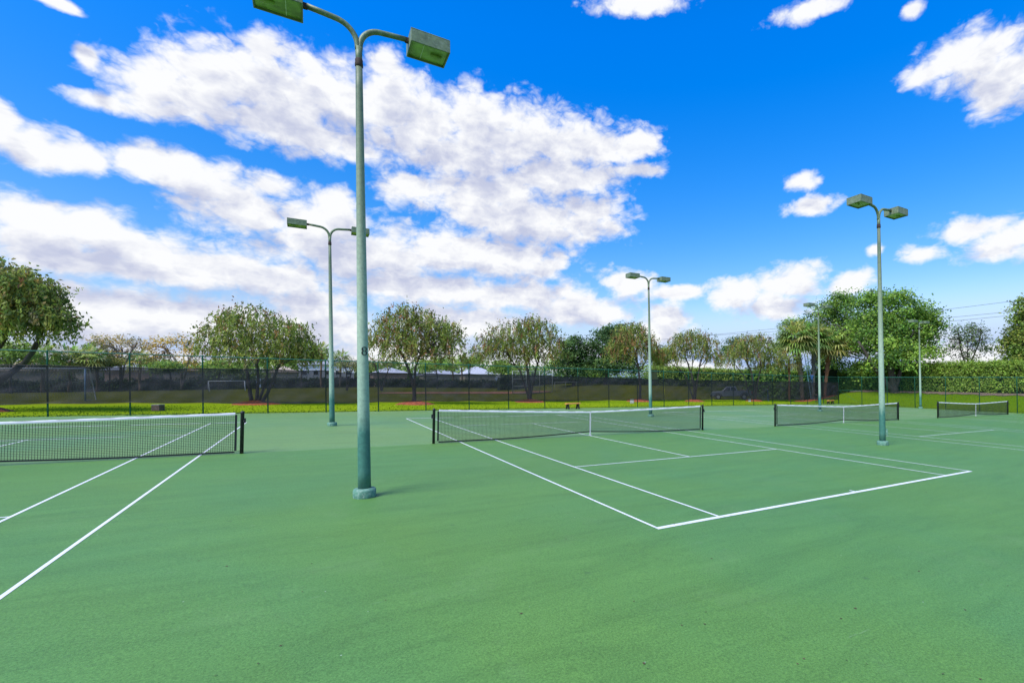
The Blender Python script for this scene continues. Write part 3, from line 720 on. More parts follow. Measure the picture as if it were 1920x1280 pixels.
weeping_tree(1414, 751.5, [(1400,665,42,32),(1435,668,34,30),(1375,680,28,24),(1415,645,36,18),(1460,682,20,24),(1440,690,34,18)],
    [([(1414,751,0),(1414,722,0),(1408,695,0),(1395,670,0)], .21,.09), ([(1414,720,0),(1425,695,0),(1436,670,0)], .13,.06), ([(1408,722,0),(1395,705,0),(1380,685,0)], .1,.05)],
    'bottlebrush tree behind the pickup tail, left of the palms', 520, 1.4, 17, 1.0, 1.2, nlimb=12)

# --- the big leafy tree by the corner
FIC = [(.062,.125,.020), (.105,.185,.026), (.035,.075,.016), (.15,.23,.032)]
b = atu(1676, 57.0); dp = DEPTH(b)
clump_tree('ficus_tree', b, dp, [(1560,600,52,50,16),(1640,590,56,46,6),(1710,610,46,46),(1590,645,56,50,14),(1690,668,58,40,-1),(1650,635,68,52,3),(1530,640,36,44,17),(1735,645,28,40),(1742,603,26,20),(1580,568,30,22,12),(1690,565,26,18),(1640,558,24,16,5),(1500,612,22,24,17),(1640,700,56,26,5),(1555,690,44,34,17)],
    [([(1676,735),(1672,700),(1665,660),(1650,620)], .55,.25), ([(1680,735),(1690,690),(1710,650)], .35,.15), ([(1674,735),(1640,690),(1610,640)], .35,.15)],
    'largest tree, dense bright-leaved and dark beneath, behind the fence corner', 1050, 50, FIC, [2,2.6,1.2,1.5], (.24,.46), .66, 21, nlimb=30, rl=.13, shell=.6)
# sparse tree and right-edge tree beyond the hedge
b = atu(1815, 70.0); b.z = G(b.x, b.y)
clump_tree('sparse_tree', b, DEPTH(b), [(1815,640,36,34),(1790,655,26,26),(1845,650,20,30),(1800,625,22,18),(1835,625,20,20),(1820,670,36,16)],
    [([(1815,735),(1812,690),(1800,650),(1795,620)], .16,.05), ([(1815,735),(1818,685),(1835,645),(1840,615)], .14,.05), ([(1815,735),(1814,680),(1815,640)], .12,.05)],
    'thin airy tree showing sky through its branches, above the hedge', 150, 16, [(.06,.10,.03),(.09,.13,.035),(.045,.07,.03)], None, (.2,.36), .40, 22, nlimb=34, twigs=5, rl=.06, shell=.5)
b = atu(1912, 66.0)
clump_tree('shade_tree', b, DEPTH(b), [(1928,620,36,48),(1900,648,22,28),(1938,585,34,32),(1912,672,30,20),(1962,640,50,58)],
    [([(1915,720),(1914,670),(1915,620)], .3,.12)],
    'olive-green tree cut off by the right edge, above the hedge', 360, 44, [(.095,.15,.022),(.14,.195,.03),(.065,.10,.02),(.17,.19,.035)], None, (.22,.40), .46, 23, nlimb=14)

# --- palms
def palm(b, depth, crown_px, crown_py, trunk_r, label, seed, nfr=34, fr=1.5, barkm='palmbark', mulch=0, name='palm_tree', group='palm trees', boots=True):
    global rng
    rng = np.random.default_rng(seed)
    root = empty(name, b, 0, label, 'palm tree', group)
    top = Vector(AT(crown_px, crown_py, depth))-b
    mb = MB(); pts = [Vector((0,0,-.1)).lerp(top, i/10)+Vector((.06*math.sin(i*.8+seed),.04*math.sin(i),0))*(1 if i else 0) for i in range(11)]
    mb.tube(pts, [trunk_r*(1.15 if i == 0 else 1)*(1+.06*rng.normal())*(1.25 if (boots and i > 5) else 1) for i in range(11)], 10)
    if boots:                         # old leaf bases criss-crossing the upper trunk
        for k in range(70):
            t = .42+.56*rng.random(); a = rng.uniform(0, 6.28); c = pts[0].lerp(pts[-1], t); r = trunk_r*1.15
            p0 = c+Vector((math.cos(a)*r, math.sin(a)*r, 0)); p1 = c+Vector((math.cos(a+.5)*(r+.16), math.sin(a+.5)*(r+.16), .32))
            mb.bar(p0, p1, .08, .04)
    mb.build('trunk', M[barkm], root)
    V = []; Fq = []; C = []
    pal = [(.135,.175,.042), (.18,.215,.055), (.095,.130,.034), (.22,.24,.07), (.23,.20,.06)]
    for k in range(nfr):
        a = 6.283*k*.382+rng.normal(0,.2); el = math.asin(min(1, max(-.8, 1.0-1.75*(k+.5)/nfr)))
        d = Vector((math.cos(a)*math.cos(el), math.sin(a)*math.cos(el), math.sin(el))); pl = fr*rng.uniform(.5,.75)
        o = top+d*pl+Vector((0,0,-.10)); side = d.cross(Vector((0,0,1)))
        side = side.normalized() if side.length > .05 else Vector((1,0,0))
        upf = side.cross(d); col = pal[rng.choice(5, p=[.3,.3,.2,.15,.05] if el > -.3 else [.2,.25,.2,.2,.15])]; col = [1.9*c*rng.uniform(.75,1.25) for c in col]
        n_ = len(V); V += [tuple(top+side*.02), tuple(top-side*.02), tuple(o-side*.015), tuple(o+side*.015)]; Fq.append((n_,n_+1,n_+2,n_+3)); C += [(.16,.19,.07)]*4
        ns = 17
        for j in range(ns):           # fan of drooping strips
            th = (j/(ns-1)-.5)*R(250); L_ = fr*(.85-.25*abs(j/(ns-1)-.5))*rng.uniform(.85,1.1)
            e = d*math.cos(th)+side*math.sin(th)+upf*(.12*math.cos(th*2)); e.normalize()
            p1 = o+e*L_*.55; p2 = o+e*L_*.95+Vector((0,0,-.30*L_*rng.uniform(.6,1.4)))
            w = Vector((0,0,1)).cross(e); w = (w.normalized() if w.length > .05 else side)*.055*fr/1.2
            n_ = len(V); V += [tuple(o), tuple(p1+w), tuple(p2), tuple(p1-w)]; Fq.append((n_,n_+1,n_+2,n_+3)); C += [tuple(c*rng.uniform(.9,1.1) for c in col)]*4
    me = bpy.data.meshes.new('crown'); me.from_pydata(V, [], Fq)
    at = me.attributes.new('tint', 'FLOAT_COLOR', 'POINT'); at.data.foreach_set('color', np.array([(*c, 1) for c in C], np.float32).ravel()); me.update()
    obj('crown', me, M['leaf'], root)
    if mulch: mound('mulch_bed', b, mulch, .10, M['mulch'], seed)
    return root
for (px, py, cx, cy, r, lb, sd, n_, fr, bk, boots) in [
    (1505,752,1495,634,.30,'thick-trunked fan palm with the ladder leaning beside it',31,50,2.5,'palmbark',True),
    (1525,752,1526,630,.21,'slim pale-trunked fan palm just right of the ladder',32,40,2.3,'barkpale',True),
    (1546,752,1556,644,.24,'rough-trunked fan palm right behind the court light, nearest the big leafy tree',33,44,2.5,'palmred',True),
    (1481,752,1479,672,.17,'short fan palm with a smooth reddish trunk, leftmost of the palm group',34,24,1.6,'palmred',False)]:
    p = P(px, py); b = Vector((p.x, p.y, G(p.x, p.y))); palm(b, DEPTH(b), cx, cy, r, lb, sd, n_, fr, bk, 1.5 if px != 1481 else 0, boots=boots, group='fan palms behind the back fence')

# --- hedges
def hedge(name, a, b, th, h, label, n, pal, wts, size, seed, top_noise=.12):
    global rng
    rng = np.random.default_rng(seed); a = Vector(a); b = Vector(b); d = b-a; L = math.hypot(d.x, d.y); ux, uy = d.x/L, d.y/L; mid = (a+b)/2
    root = empty(name, (mid.x, mid.y, G(mid.x, mid.y)), 0, label, 'hedge'); rl = root.location
    mb = MB(); V = []; k = 40
    for i in range(k+1):
        s = L*i/k; x = a.x+ux*s; y = a.y+uy*s; g = G(x, y)
        for (q, z) in ((-th*.42,0),(-th*.42,h*.93),(th*.42,h*.93),(th*.42,0)): V.append((x-uy*q-rl.x, y+ux*q-rl.y, g+z-rl.z))
    mb.add(V, [(4*i+j, 4*i+(j+1) % 4, 4*i+4+(j+1) % 4, 4*i+4+j) for i in range(k) for j in range(4)]+[(0,1,2,3),(4*k+3,4*k+2,4*k+1,4*k)])
    mb.build('twigs', M['core'], root)
    m = 14; ncl = n//m; s = rng.uniform(0, L, ncl); f = rng.random(ncl)
    per = h*2+th; f = f*per
    q = np.where(f < h, -th/2, np.where(f < h+th, f-h-th/2, th/2)); z = np.where(f < h, f, np.where(f < h+th, h, per-f))
    q = q+np.where(q < 0, -1, 1)*np.abs(rng.normal(0,.12,ncl)); z = z+np.where(z >= h, 1, 0)*rng.normal(0, top_noise, ncl)
    nrm0 = np.where((f >= h) & (f < h+th), 1, 0); sgn = np.where(q < 0, -1, 1)
    X = a.x+ux*s-uy*q; Y = a.y+uy*s+ux*q; gz = np.array([G(x_, y_) for x_, y_ in zip(X, Y)])
    ct = np.stack([X-rl.x, Y-rl.y, gz+z-rl.z], 1)
    pos = np.repeat(ct, m, 0)+rng.normal(0, .2, (ncl*m, 3)); nn = len(pos)
    out = np.stack([-uy*sgn*(1-nrm0), ux*sgn*(1-nrm0), nrm0*1.0+.35], 1); nr = unit(nn)*.75+np.repeat(out, m, 0)*.8
    leaf_mesh('foliage', pos, nr, unit(nn), rng.uniform(*size, nn)*.66, rng.uniform(*size, nn), cols(pal, wts, ncl, m), parent=root)
    return root
HG = [(.11,.175,.024), (.145,.215,.030), (.09,.14,.022), (.17,.235,.036)]
hr = atu(1850, 60.5)
hz = (Vector(AT(1850, 682, DEPTH(hr))).z-G(hr.x, hr.y))
hedge('hedge', (60.6,31,0), (60.6,-4,0), 2.4, hz, 'tall clipped hedge on the grassy berm at right', 62000, HG, [2,2.4,1.2,1.2], (.14,.28), 41, .07)
hA = atv(1228, 52.0); hB = atv(1500, 52.0)
hz2 = Vector(AT(1370, 695, DEPTH(atv(1370, 52)))).z-G(atv(1370, 52).x, 52)
hedge('hedge', (hA.x,52,0), (hB.x+12,52,0), 2.4, hz2, 'long light-green hedge behind the row of trees, over the pickup', 48000, [(.10,.16,.024),(.155,.215,.032),(.065,.11,.02),(.20,.25,.045)], [2,2.4,1,1.4], (.18,.34), 42, .08)
# dark understory between palms and the leafy tree
hedge('shrub_border', (57.5,27,0), (60,44,0), 4, 4.6, 'dark shrubs filling the corner behind the palms', 14000, FIC, [2,1,2,.5], (.25,.45), 43, .6)

# --- trees and palms far behind
def far_tree(name, px, v, spec, trunks, label, **kw):
    b = atv(px, v); return clump_tree(name, b, DEPTH(b), spec, trunks, label, **kw)
DK = [(.028,.065,.018), (.045,.090,.022), (.022,.048,.016), (.065,.115,.03)]
far_tree('broadleaf_tree', 1075, 62, [(1072,665,30,32),(1090,680,22,28),(1055,680,18,24),(1078,645,18,14),(1075,700,34,16)], [([(1075,722),(1074,690),(1072,660)], .3,.15)], 'dark round tree seen between two bottlebrush trees above the backstop', ncl=190, m=42, pal=DK, size=(.3,.55), spread=.55, seed=51)
far_tree('broadleaf_tree', 1135, 58, [(1140,650,42,36),(1120,672,30,30),(1165,640,26,26),(1150,625,30,14),(1108,688,22,18),(1150,690,50,22)], [([(1135,722),(1138,690),(1142,650)], .35,.18)], 'dark leafy tree behind the rust-tinged bottlebrush tree', ncl=290, m=42, pal=DK, size=(.3,.55), spread=.55, seed=52)
far_tree('broadleaf_tree', 1245, 64, [(1243,672,20,20),(1232,682,16,14)], [([(1245,722),(1244,690),(1243,672)], .2,.1)], 'small green tree right behind the slim light pole', ncl=60, m=36, pal=GREENS, size=(.28,.5), spread=.45, seed=53)
far_tree('broadleaf_tree', 1378, 70, [(1375,648,24,16),(1365,660,18,14),(1390,660,18,14)], [([(1378,722),(1377,690),(1375,655)], .25,.1)], 'dark treetop rising between two bottlebrush trees left of the palms', ncl=70, m=36, pal=DK, size=(.3,.5), spread=.5, seed=54)
far_tree('broadleaf_tree', 1452, 64, [(1462,655,20,14),(1475,610,14,14),(1470,640,18,22)], [([(1452,722),(1460,680),(1468,640)], .25,.1)], 'dark leafy tree at the left flank of the palm crowns', ncl=70, m=36, pal=FIC, size=(.3,.5), spread=.5, seed=55)
YEL = [(.26,.19,.06), (.20,.17,.07), (.30,.21,.06), (.15,.15,.07)]
far_tree('yellowing_tree', 226, 95, [(215,645,38,16),(245,652,26,16),(190,652,20,12),(225,668,34,12)], [([(228,720),(226,690),(218,660),(205,640)], .22,.07), ([(228,720),(232,690),(245,660),(255,645)], .18,.06), ([(228,715),(228,685),(228,655)], .15,.05)], 'thin brownish tree with bare spreading limbs, second tree from the left edge', ncl=120, m=11, pal=YEL, size=(.26,.45), spread=.5, seed=56, nlimb=36, twigs=4, rl=.08, barkm='barkpale', shell=.75, low=.0)
far_tree('yellowing_tree', 340, 95, [(300,650,24,16),(335,645,26,14),(365,665,24,16),(300,672,22,12),(350,688,28,12)], [([(345,722),(340,690),(320,662),(305,648)], .22,.07), ([(345,722),(350,690),(360,660)], .18,.06)], 'yellow-leaved thin tree beside the broad multi-stemmed bottlebrush', ncl=150, m=14, pal=[(.32,.21,.03),(.27,.19,.03),(.17,.15,.04),(.34,.23,.05)], size=(.26,.45), spread=.5, seed=57, nlimb=26, twigs=3, rl=.08, barkm='barkpale', shell=.7)
far_tree('yellowing_tree', 205, 92, [(210,680,20,8),(190,684,14,7)], [([(206,712),(206,690),(208,680)], .12,.05)], 'low yellow-green bush in front of the grey-roofed house at left', ncl=50, m=22, pal=[(.19,.17,.03),(.13,.13,.03)], size=(.24,.4), spread=.4, seed=58)
for i, (px, v, cx, cy, fr, lb) in enumerate([(80,88,80,668,2.4,'stout palm under the overhanging left bottlebrush crown'), (130,92,132,676,2.6,'squat palm beside the tan-roofed house at left'), (165,90,163,672,2.4,'squat palm right of the blue goal post'), (182,96,183,664,2.2,'palm with a red-brown trunk left of the thin brownish tree'), (262,110,262,676,2.2,'small palm behind the thin brownish tree'), (602,112,602,658,2.3,'taller palm left of pole 7 by the white house'), (638,116,638,672,2.3,'small palm between pole 7 and pole 8'), (850,120,848,682,2.0,'small palm before the cream house right of the curved-trunk tree'), (866,118,866,676,2.0,'palm just right of the cream house gable')]):
    b = atv(px, v); palm(b, DEPTH(b), cx, cy, .22, lb, 60+i, 24, fr, 'palmbark', 0, group='far palms near the houses', boots=False)
SPG = [(.12,.15,.05), (.09,.12,.04), (.16,.17,.06), (.18,.14,.06)]
far_tree('young_tree', 650, 80, [(655,682,22,12),(640,690,14,10),(668,688,12,12)], [([(652,722),(650,700),(645,680)], .14,.05), ([(652,722),(658,700),(664,684)], .12,.05)], 'thin shrubby tree between poles 7 and 8', ncl=60, m=14, pal=SPG, size=(.2,.36), spread=.4, seed=70, nlimb=20, twigs=3, rl=.06)
far_tree('young_tree', 715, 78, [(712,680,26,16),(735,685,20,14),(700,690,16,12)], [([(715,722),(708,700),(700,678)], .14,.05), ([(715,722),(725,700),(738,676)], .14,.05)], 'bare-limbed thin tree just right of pole 8', ncl=60, m=12, pal=SPG, size=(.2,.36), spread=.4, seed=71, nlimb=24, twigs=4, rl=.06)
LG = [(.11,.18,.03), (.15,.21,.035), (.08,.13,.025)]
for i, (px, v, sp, lb) in enumerate([(820,100,[(818,688,26,12),(800,692,20,10),(840,690,18,10)],'bright green bushy tree below the curved-trunk bottlebrush crown'),
        (880,104,[(884,672,18,18),(900,676,20,16),(870,684,16,12)],'bright green tree between the curved-trunk tree and the next bottlebrush'),
        (940,96,[(940,690,18,14),(928,696,12,10)],'light green bush behind the baseball backstop'),
        (410,88,[(415,688,26,10),(440,692,20,10),(395,694,16,8)],'light green shrub behind the broad bottlebrush, over the far goal'),
        (565,104,[(568,664,26,18),(590,672,22,16),(550,676,20,12)],'round green tree right of the broad bottlebrush, beside the white house'),
        (320,84,[(318,690,22,9),(300,694,14,7)],'low green shrub right of the grey-roofed house'),
        (20,84,[(20,660,30,22),(45,672,24,16),(0,675,24,18)],'leafy green tree under the left-edge bottlebrush limbs'),
        (1090,80,[(1100,700,24,9),(1120,704,22,8)],'low light-green shrub right of the baseball backstop')]):
    (sx_, sy_, _, _) = sp[0]
    far_tree('green_tree', px, v, sp, [([(px,722),(px,705),(sx_,sy_)], .16,.08)], lb, ncl=80, m=34, pal=LG if i not in (4,) else GREENS, size=(.24,.46), spread=.45, seed=80+i, nlimb=8)
# dark clipped shrubs before the houses
for i, (pa, pb, v, h, lb) in enumerate([(-30,480,112,1.9,'dark shrub row before the houses, behind both soccer goals'), (490,700,118,1.9,'dark shrub row before the white house, behind poles 7 and 8'), (705,960,116,1.8,'dark shrub row before the cream houses right of pole 8'), (935,1260,86,2.9,'dark shrub row under the dark trees right of the backstop')]):
    a_, b_ = atv(pa, v), atv(pb, v); hedge('hedge', a_, b_, 1.8, h, lb, 9000, [(.022,.045,.016),(.04,.07,.02)], [1,1], (.3,.6), 90+i, .25)

# ------------------------------------------------------------------ houses
def house(pa, pb, v, h_eave, h_ridge, label, wm, rm, storeys=1, depth=9, nwin=3):
    a = atv(pa, v); b = atv(pb, v); w = b.x-a.x; c = Vector(((a.x+b.x)/2, v+depth/2, G((a.x+b.x)/2, v)))
    root = empty('house', c, 0, label, 'house')
    mb = MB(); mb.box((0,0,h_eave/2), (w,depth,h_eave)); mb.build('wall', wm, root)
    ov = .5; W = w/2+ov; D = depth/2+ov; rl = max(.2, W-D)
    mb = MB(); V = [(-W,-D,h_eave),(W,-D,h_eave),(W,D,h_eave),(-W,D,h_eave),(-rl,0,h_ridge),(rl,0,h_ridge),(-W,-D,h_eave-.18),(W,-D,h_eave-.18),(W,D,h_eave-.18),(-W,D,h_eave-.18)]
    mb.add(V, [(0,1,5,4),(1,2,5),(2,3,4,5),(3,0,4),(0,6,7,1),(1,7,8,2),(2,8,9,3),(3,9,6,0),(6,9,8,7)]); mb.build('roof', rm, root)
    for s_ in range(storeys):
        for k in range(nwin):
            x = -w/2+w*(k+.5)/nwin; z = 1.55+s_*2.9
            mb = MB()
            for q in (-1, 1): mb.box((x+q*.62,-depth/2-.03,z), (.1,.1,1.3)); mb.box((x,-depth/2-.03,z+q*.65), (1.34,.1,.1))
            wn = mb.build('window', M['tape'], root)
            mb = MB(); mb.box((x,-depth/2-.012,z), (1.16,.02,1.22)); mb.build('pane', M['glass'], wn)
    mb = MB(); xd = -w/2+w/(nwin*1.0)*1.0; mb.box((xd,-depth/2-.02,1.05), (.95,.06,2.1)); dr = mb.build('door', M['boxbrown'], root)
    return root
def zat(px, py, v):
    p = atv(px, v); return float(AT(px, py, DEPTH(p)).z-p.z)
for pa, pb, v, ye, yr, lb, wm, rm, st, nw in [
    (-60,108,128,694,679,'long tan-roofed house behind the left-edge tree',3,2,1,5),
    (138,168,150,692,684,'small tan-roofed house between two squat palms',0,2,1,2),
    (196,280,136,693,680,'pink-walled house with pale grey roof behind the thin brownish tree',1,0,1,4),
    (306,372,150,694,688,'tan house half hidden behind the yellow-leaved tree',3,2,1,3),
    (508,556,140,697,686,'beige house with sloping roof behind the broad bottlebrush',0,2,1,3),
    (560,664,150,683,672,'white two-storey house behind pole 7',2,0,2,5),
    (700,764,140,699,688,'grey-roofed pink house just right of pole 8',1,0,1,4),
    (796,862,146,702,691,'cream house with grey roof right of the curved-trunk bottlebrush',0,0,1,4),
    (872,928,150,701,687,'cream house with pale roof left of the baseball backstop',0,1,1,4)]:
    pm = (pa+pb)/2; he = zat(pm, ye, v); hr_ = zat(pm, yr, v+4.5)
    house(pa, pb, v, he, max(hr_, he+1.0), lb, WALLS[wm], ROOFS[rm], st, 9, nw)

# the far wood behind the houses: one continuous mass of green
rng = np.random.default_rng(99); ncl, mm = 900, 26
pxs = rng.uniform(-60, 1260, ncl); vs = rng.uniform(176, 200, ncl); ct = []
for px_, v_ in zip(pxs, vs):
    b_ = atv(px_, v_); dp_ = DEPTH(b_)
    ytop = 681+5*math.sin(px_*.021)+4*math.sin(px_*.057+1)+3*math.sin(px_*.13+2)
    yb = 712; yy = ytop+(yb-ytop)*rng.random()**1.3; ct.append(AT(px_, yy, dp_))
ct = np.array([tuple(c) for c in ct]); pos = np.repeat(ct, mm, 0)+rng.normal(0, 1, (ncl*mm, 3))*np.array((1.5,1.5,.75)); n_ = len(pos)
tag(leaf_mesh('far_woodland', pos, unit(n_)+np.array((-.2,-.6,.5)), unit(n_), rng.uniform(.6,1.0,n_), rng.uniform(.7,1.3,n_), cols(LG, [1,1,1.4], ncl, mm)), 'far green wood forming one mass behind the houses', 'woodland', kind='stuff')

# ------------------------------------------------------------------ soccer goals and backstop
def goal(p, w, h, dep, label, blue):
    root = empty('soccer_goal', p, 0, label, 'soccer goal', 'soccer goals on the field'); r = .06
    for s in (-1, 1):
        mb = MB(); mb.tube([(s*w/2,0,0),(s*w/2,0,h)], r, 10); po = mb.build('post', M['goalblue'] if blue else M['white'], root)
        mb = MB(); mb.tube([(s*w/2,0,h),(s*w/2,dep*.4,h),(s*w/2,dep,0),(s*w/2,0,.05)], r*.6, 8); mb.build('side_frame', M['white'], root)
    mb = MB(); mb.tube([(-w/2-r,0,h),(w/2+r,0,h)], r, 10); mb.build('crossbar', M['white'], root)
    mb = MB(); st = .2; prof = [(0,h),(dep*.4,h),(dep,0)]; q = .008
    for k in range(int(w/st)+1):
        x = -w/2+k*st
        for i in range(2): mb.bar((x,*prof[i]), (x,*prof[i+1]), q)
    for i in range(2):
        (y0, z0), (y1, z1) = prof[i], prof[i+1]; L = math.hypot(y1-y0, z1-z0)
        for k in range(int(L/st)+1):
            t = k*st/L; mb.bar((-w/2, y0+(y1-y0)*t, z0+(z1-z0)*t), (w/2, y0+(y1-y0)*t, z0+(z1-z0)*t), q)
    for s in (-1, 1):
        for k in range(1, int(h/st)):
            z = k*st; mb.bar((s*w/2,0,z), (s*w/2,dep-(dep*.6)*z/h,z), q)
        for k in range(1, int(dep/st)):
            y = k*st; mb.bar((s*w/2,y,0), (s*w/2,y,h if y < dep*.4 else h*(dep-y)/(dep*.6)), q)
    mb.build('net', M['gnet'], root); return root
gp = P(160, 751); goal((gp.x-3.9, gp.y, G(gp.x, gp.y)), 7.8, 2.7, 2.4, 'large soccer goal with blue post and net at left', True)
g1 = P(391, 733.5); g2 = P(460, 733.5); goal(((g1.x+g2.x)/2, g1.y, G(g1.x, g1.y)), g2.x-g1.x, 1.46, 1.1, 'small distant soccer goal left of the broad bottlebrush', False)
def backstop():
    a = atv(961, 60); b_ = atv(1036, 60); c = (a+b_)/2; w = b_.x-a.x; h = zat(1000, 697, 60)
    root = empty('baseball_backstop', c, 0, 'tall pipe-framed baseball backstop behind the bottlebrush by the bench', 'backstop')
    for k in range(4):
        x = -w/2+w*k/3; mb = MB(); mb.tube([(x,0,0),(x,0,h)], .06, 8); mb.build('post', M['rail'], root)
    for z in (.1, h*.33, h*.66, h):
        mb = MB(); mb.tube([(-w/2,0,z),(w/2,0,z)], .045, 8); mb.build('rail', M['rail'], root)
    mb = MB(); s = -h
    while s < w:
        for sg in (1, -1):
            x0, x1 = max(s, 0), min(s+h, w)
            z0, z1 = (x0-s, x1-s) if sg == 1 else (h-(x0-s), h-(x1-s))
            mb.bar((x0-w/2,.02*sg,z0), (x1-w/2,.02*sg,z1), .012)
        s += .22
    mb.build('chain_link', M['rail'], root)
    a2 = atv(1040, 60); b2 = atv(1190, 60); root2 = empty('field_fence', (a2+b2)/2, 0, 'low pipe rail fence running right from the baseball backstop', 'fence'); w2 = b2.x-a2.x; h2 = 1.3
    for k in range(9):
        x = -w2/2+w2*k/8; mb = MB(); z = G(root2.location.x+x, 60)-root2.location.z; mb.tube([(x,0,z),(x,0,h2)], .04, 6); mb.build('post', M['rail'], root2)
    mb = MB(); mb.tube([(-w2/2,0,h2),(w2/2,0,h2)], .035, 6); mb.build('rail', M['rail'], root2)
backstop()

# ------------------------------------------------------------------ the pickup
def pickup(p, rz, label):
    root = empty('pickup_truck', p, rz, label, 'pickup truck'); S = 1.08
    W = 1.9*S/2
    # side profile (x forward is -x: the truck faces left), extruded across with tucked-in cabin
    body = [(-2.75,.55),(-2.8,.75),(-2.76,1.0),(-2.6,1.12),(-1.25,1.20),(2.75,1.20),(2.80,.95),(2.76,.58),(2.25,.50),(-2.3,.45)]
    mb = MB(); n = len(body); V = []
    for s, k in ((-1, 1), (1, 1)):
        for x, z in body: V.append((x*S, s*W*k, z*S))
    mb.add(V, [tuple(range(n)), tuple(range(2*n-1, n-1, -1))]+[(i, i+n, (i+1) % n+n, (i+1) % n) for i in range(n)]); bd = mb.build('body', M['car'], root, .05)
    cab = [(-1.32,1.19),(-.62,1.80),(.62,1.84),(.86,1.19)]
    mb = MB(); V = []
    for s in (-1, 1):
        for x, z in cab: V.append((x*S, s*(W*.97 if z < 1.3 else W*.80), z*S))
    mb.add(V, [(0,1,2,3),(7,6,5,4),(0,4,5,1),(1,5,6,2),(2,6,7,3),(3,7,4,0)]); cb = mb.build('cab', M['car'], root, .05)
    for s in (-1, 1):
        for (xa, xb, ta, tb) in ((-1.02,-.18,-.56,-.16), (-.06,.68,-.04,.52)):
            mb = MB(); y0 = s*(W*.965+.006); y1 = s*(W*.815+.010)
            mb.add([(xa*S,y0,1.25*S),(xb*S,y0,1.25*S),(tb*S,y1,1.74*S),(ta*S,y1,1.74*S),(xa*S,y0-s*.02,1.25*S),(xb*S,y0-s*.02,1.25*S),(tb*S,y1-s*.02,1.74*S),(ta*S,y1-s*.02,1.74*S)], [(0,1,2,3),(7,6,5,4),(0,4,5,1),(1,5,6,2),(2,6,7,3),(3,7,4,0)]); mb.build('window', M['glass'], cb)
        for xw in (-1.78, 1.72):
            mb = MB(); mb.tube([(xw*S, s*(W-.24), .40*S), (xw*S, s*(W+.03), .40*S)], .40*S, 22); wh = mb.build('wheel', M['tyre'], root)
            mb = MB(); mb.tube([(xw*S, s*(W+.0), .40*S), (xw*S, s*(W+.045), .40*S)], .24*S, 18); mb.build('rim', M['rim'], wh)
            mb = MB(); pts = [(xw*S+.52*S*math.cos(a), s*(W-.01), .42*S+.50*S*math.sin(a)) for a in [math.pi*k/10 for k in range(11)]]; mb.tube(pts, .05, 6); mb.build('wheel_arch', M['trim'], root)
        mb = MB(); mb.box((-2.70*S, s*W*.72, .90*S), (.16,.40,.2)); mb.build('headlight', M['lampw'], root)
        mb = MB(); mb.box((2.74*S, s*W*.93, 1.0*S), (.14,.16,.36)); mb.build('tail_light', M['tail'], root)
        mb = MB(); mb.box((-.95*S, s*(W+.12), 1.28*S), (.12,.22,.17)); mb.build('mirror', M['trim'], cb, .02)
        mb = MB(); mb.box((-.05*S, s*(W+.005), .82*S), (.02,.012,.62)); mb.box((.15*S, s*(W+.02), 1.08*S), (.18,.03,.05)); mb.build('door_handle', M['trim'], root)
    mb = MB(); V = [(-1.26*S,-W*.86,1.24*S),(-1.26*S,W*.86,1.24*S),(-.68*S,W*.74,1.76*S),(-.68*S,-W*.74,1.76*S)]; V = [(x-.025, y, z) for x, y, z in V]+V
    mb.add(V, [(0,1,2,3),(7,6,5,4),(0,4,5,1),(1,5,6,2),(2,6,7,3),(3,7,4,0)]); mb.build('windscreen_glass', M['glass'], cb)
    mb = MB(); mb.box((-2.80*S,0,.55*S), (.16,2*W*.96,.24)); mb.box((2.84*S,0,.56*S), (.18,2*W*.94,.2)); mb.build('bumper', M['trim'], root, .03)
    mb = MB(); mb.box((1.80*S,0,1.205*S), (1.75*S,2*W*.86,.03)); mb.build('truck_bed', M['trim'], root)
    mb = MB(); mb.box((3.10*S,0,.86*S), (.62,2*W*.84,.06), M=Matrix.Rotation(R(6), 4, 'Y')); mb.build('tailgate', M['car'], root)
    return root
tp = P(1371, 748.2); tz = G(tp.x, tp.y)
pickup((tp.x, tp.y, tz), -YAW-R(12), 'dark slate pickup truck parked on the grass behind the windscreen')
# cut fronds hanging out of its bed
mb = MB(); rng = np.random.default_rng(5); bx = Vector((tp.x, tp.y, tz))
dirx = Vector((math.cos(-YAW-R(12)), math.sin(-YAW-R(12)), 0))
for k in range(7):
    a = bx+dirx*(1.2+.25*k*.3)+Vector((0,0,1.45))+Vector(rng.normal(0,.12,3)); e = bx+dirx*(3.5+rng.uniform(0,1.1))+Vector((0,0,.35+rng.uniform(0,.5)))+Vector(rng.normal(0,.2,3))
    limb(mb, a, e, .05, .02, .08, 5, 5)
tag(mb.build('cut_branches', M['barkpale']), 'bare cut branches trailing from the back of the pickup', 'branches')

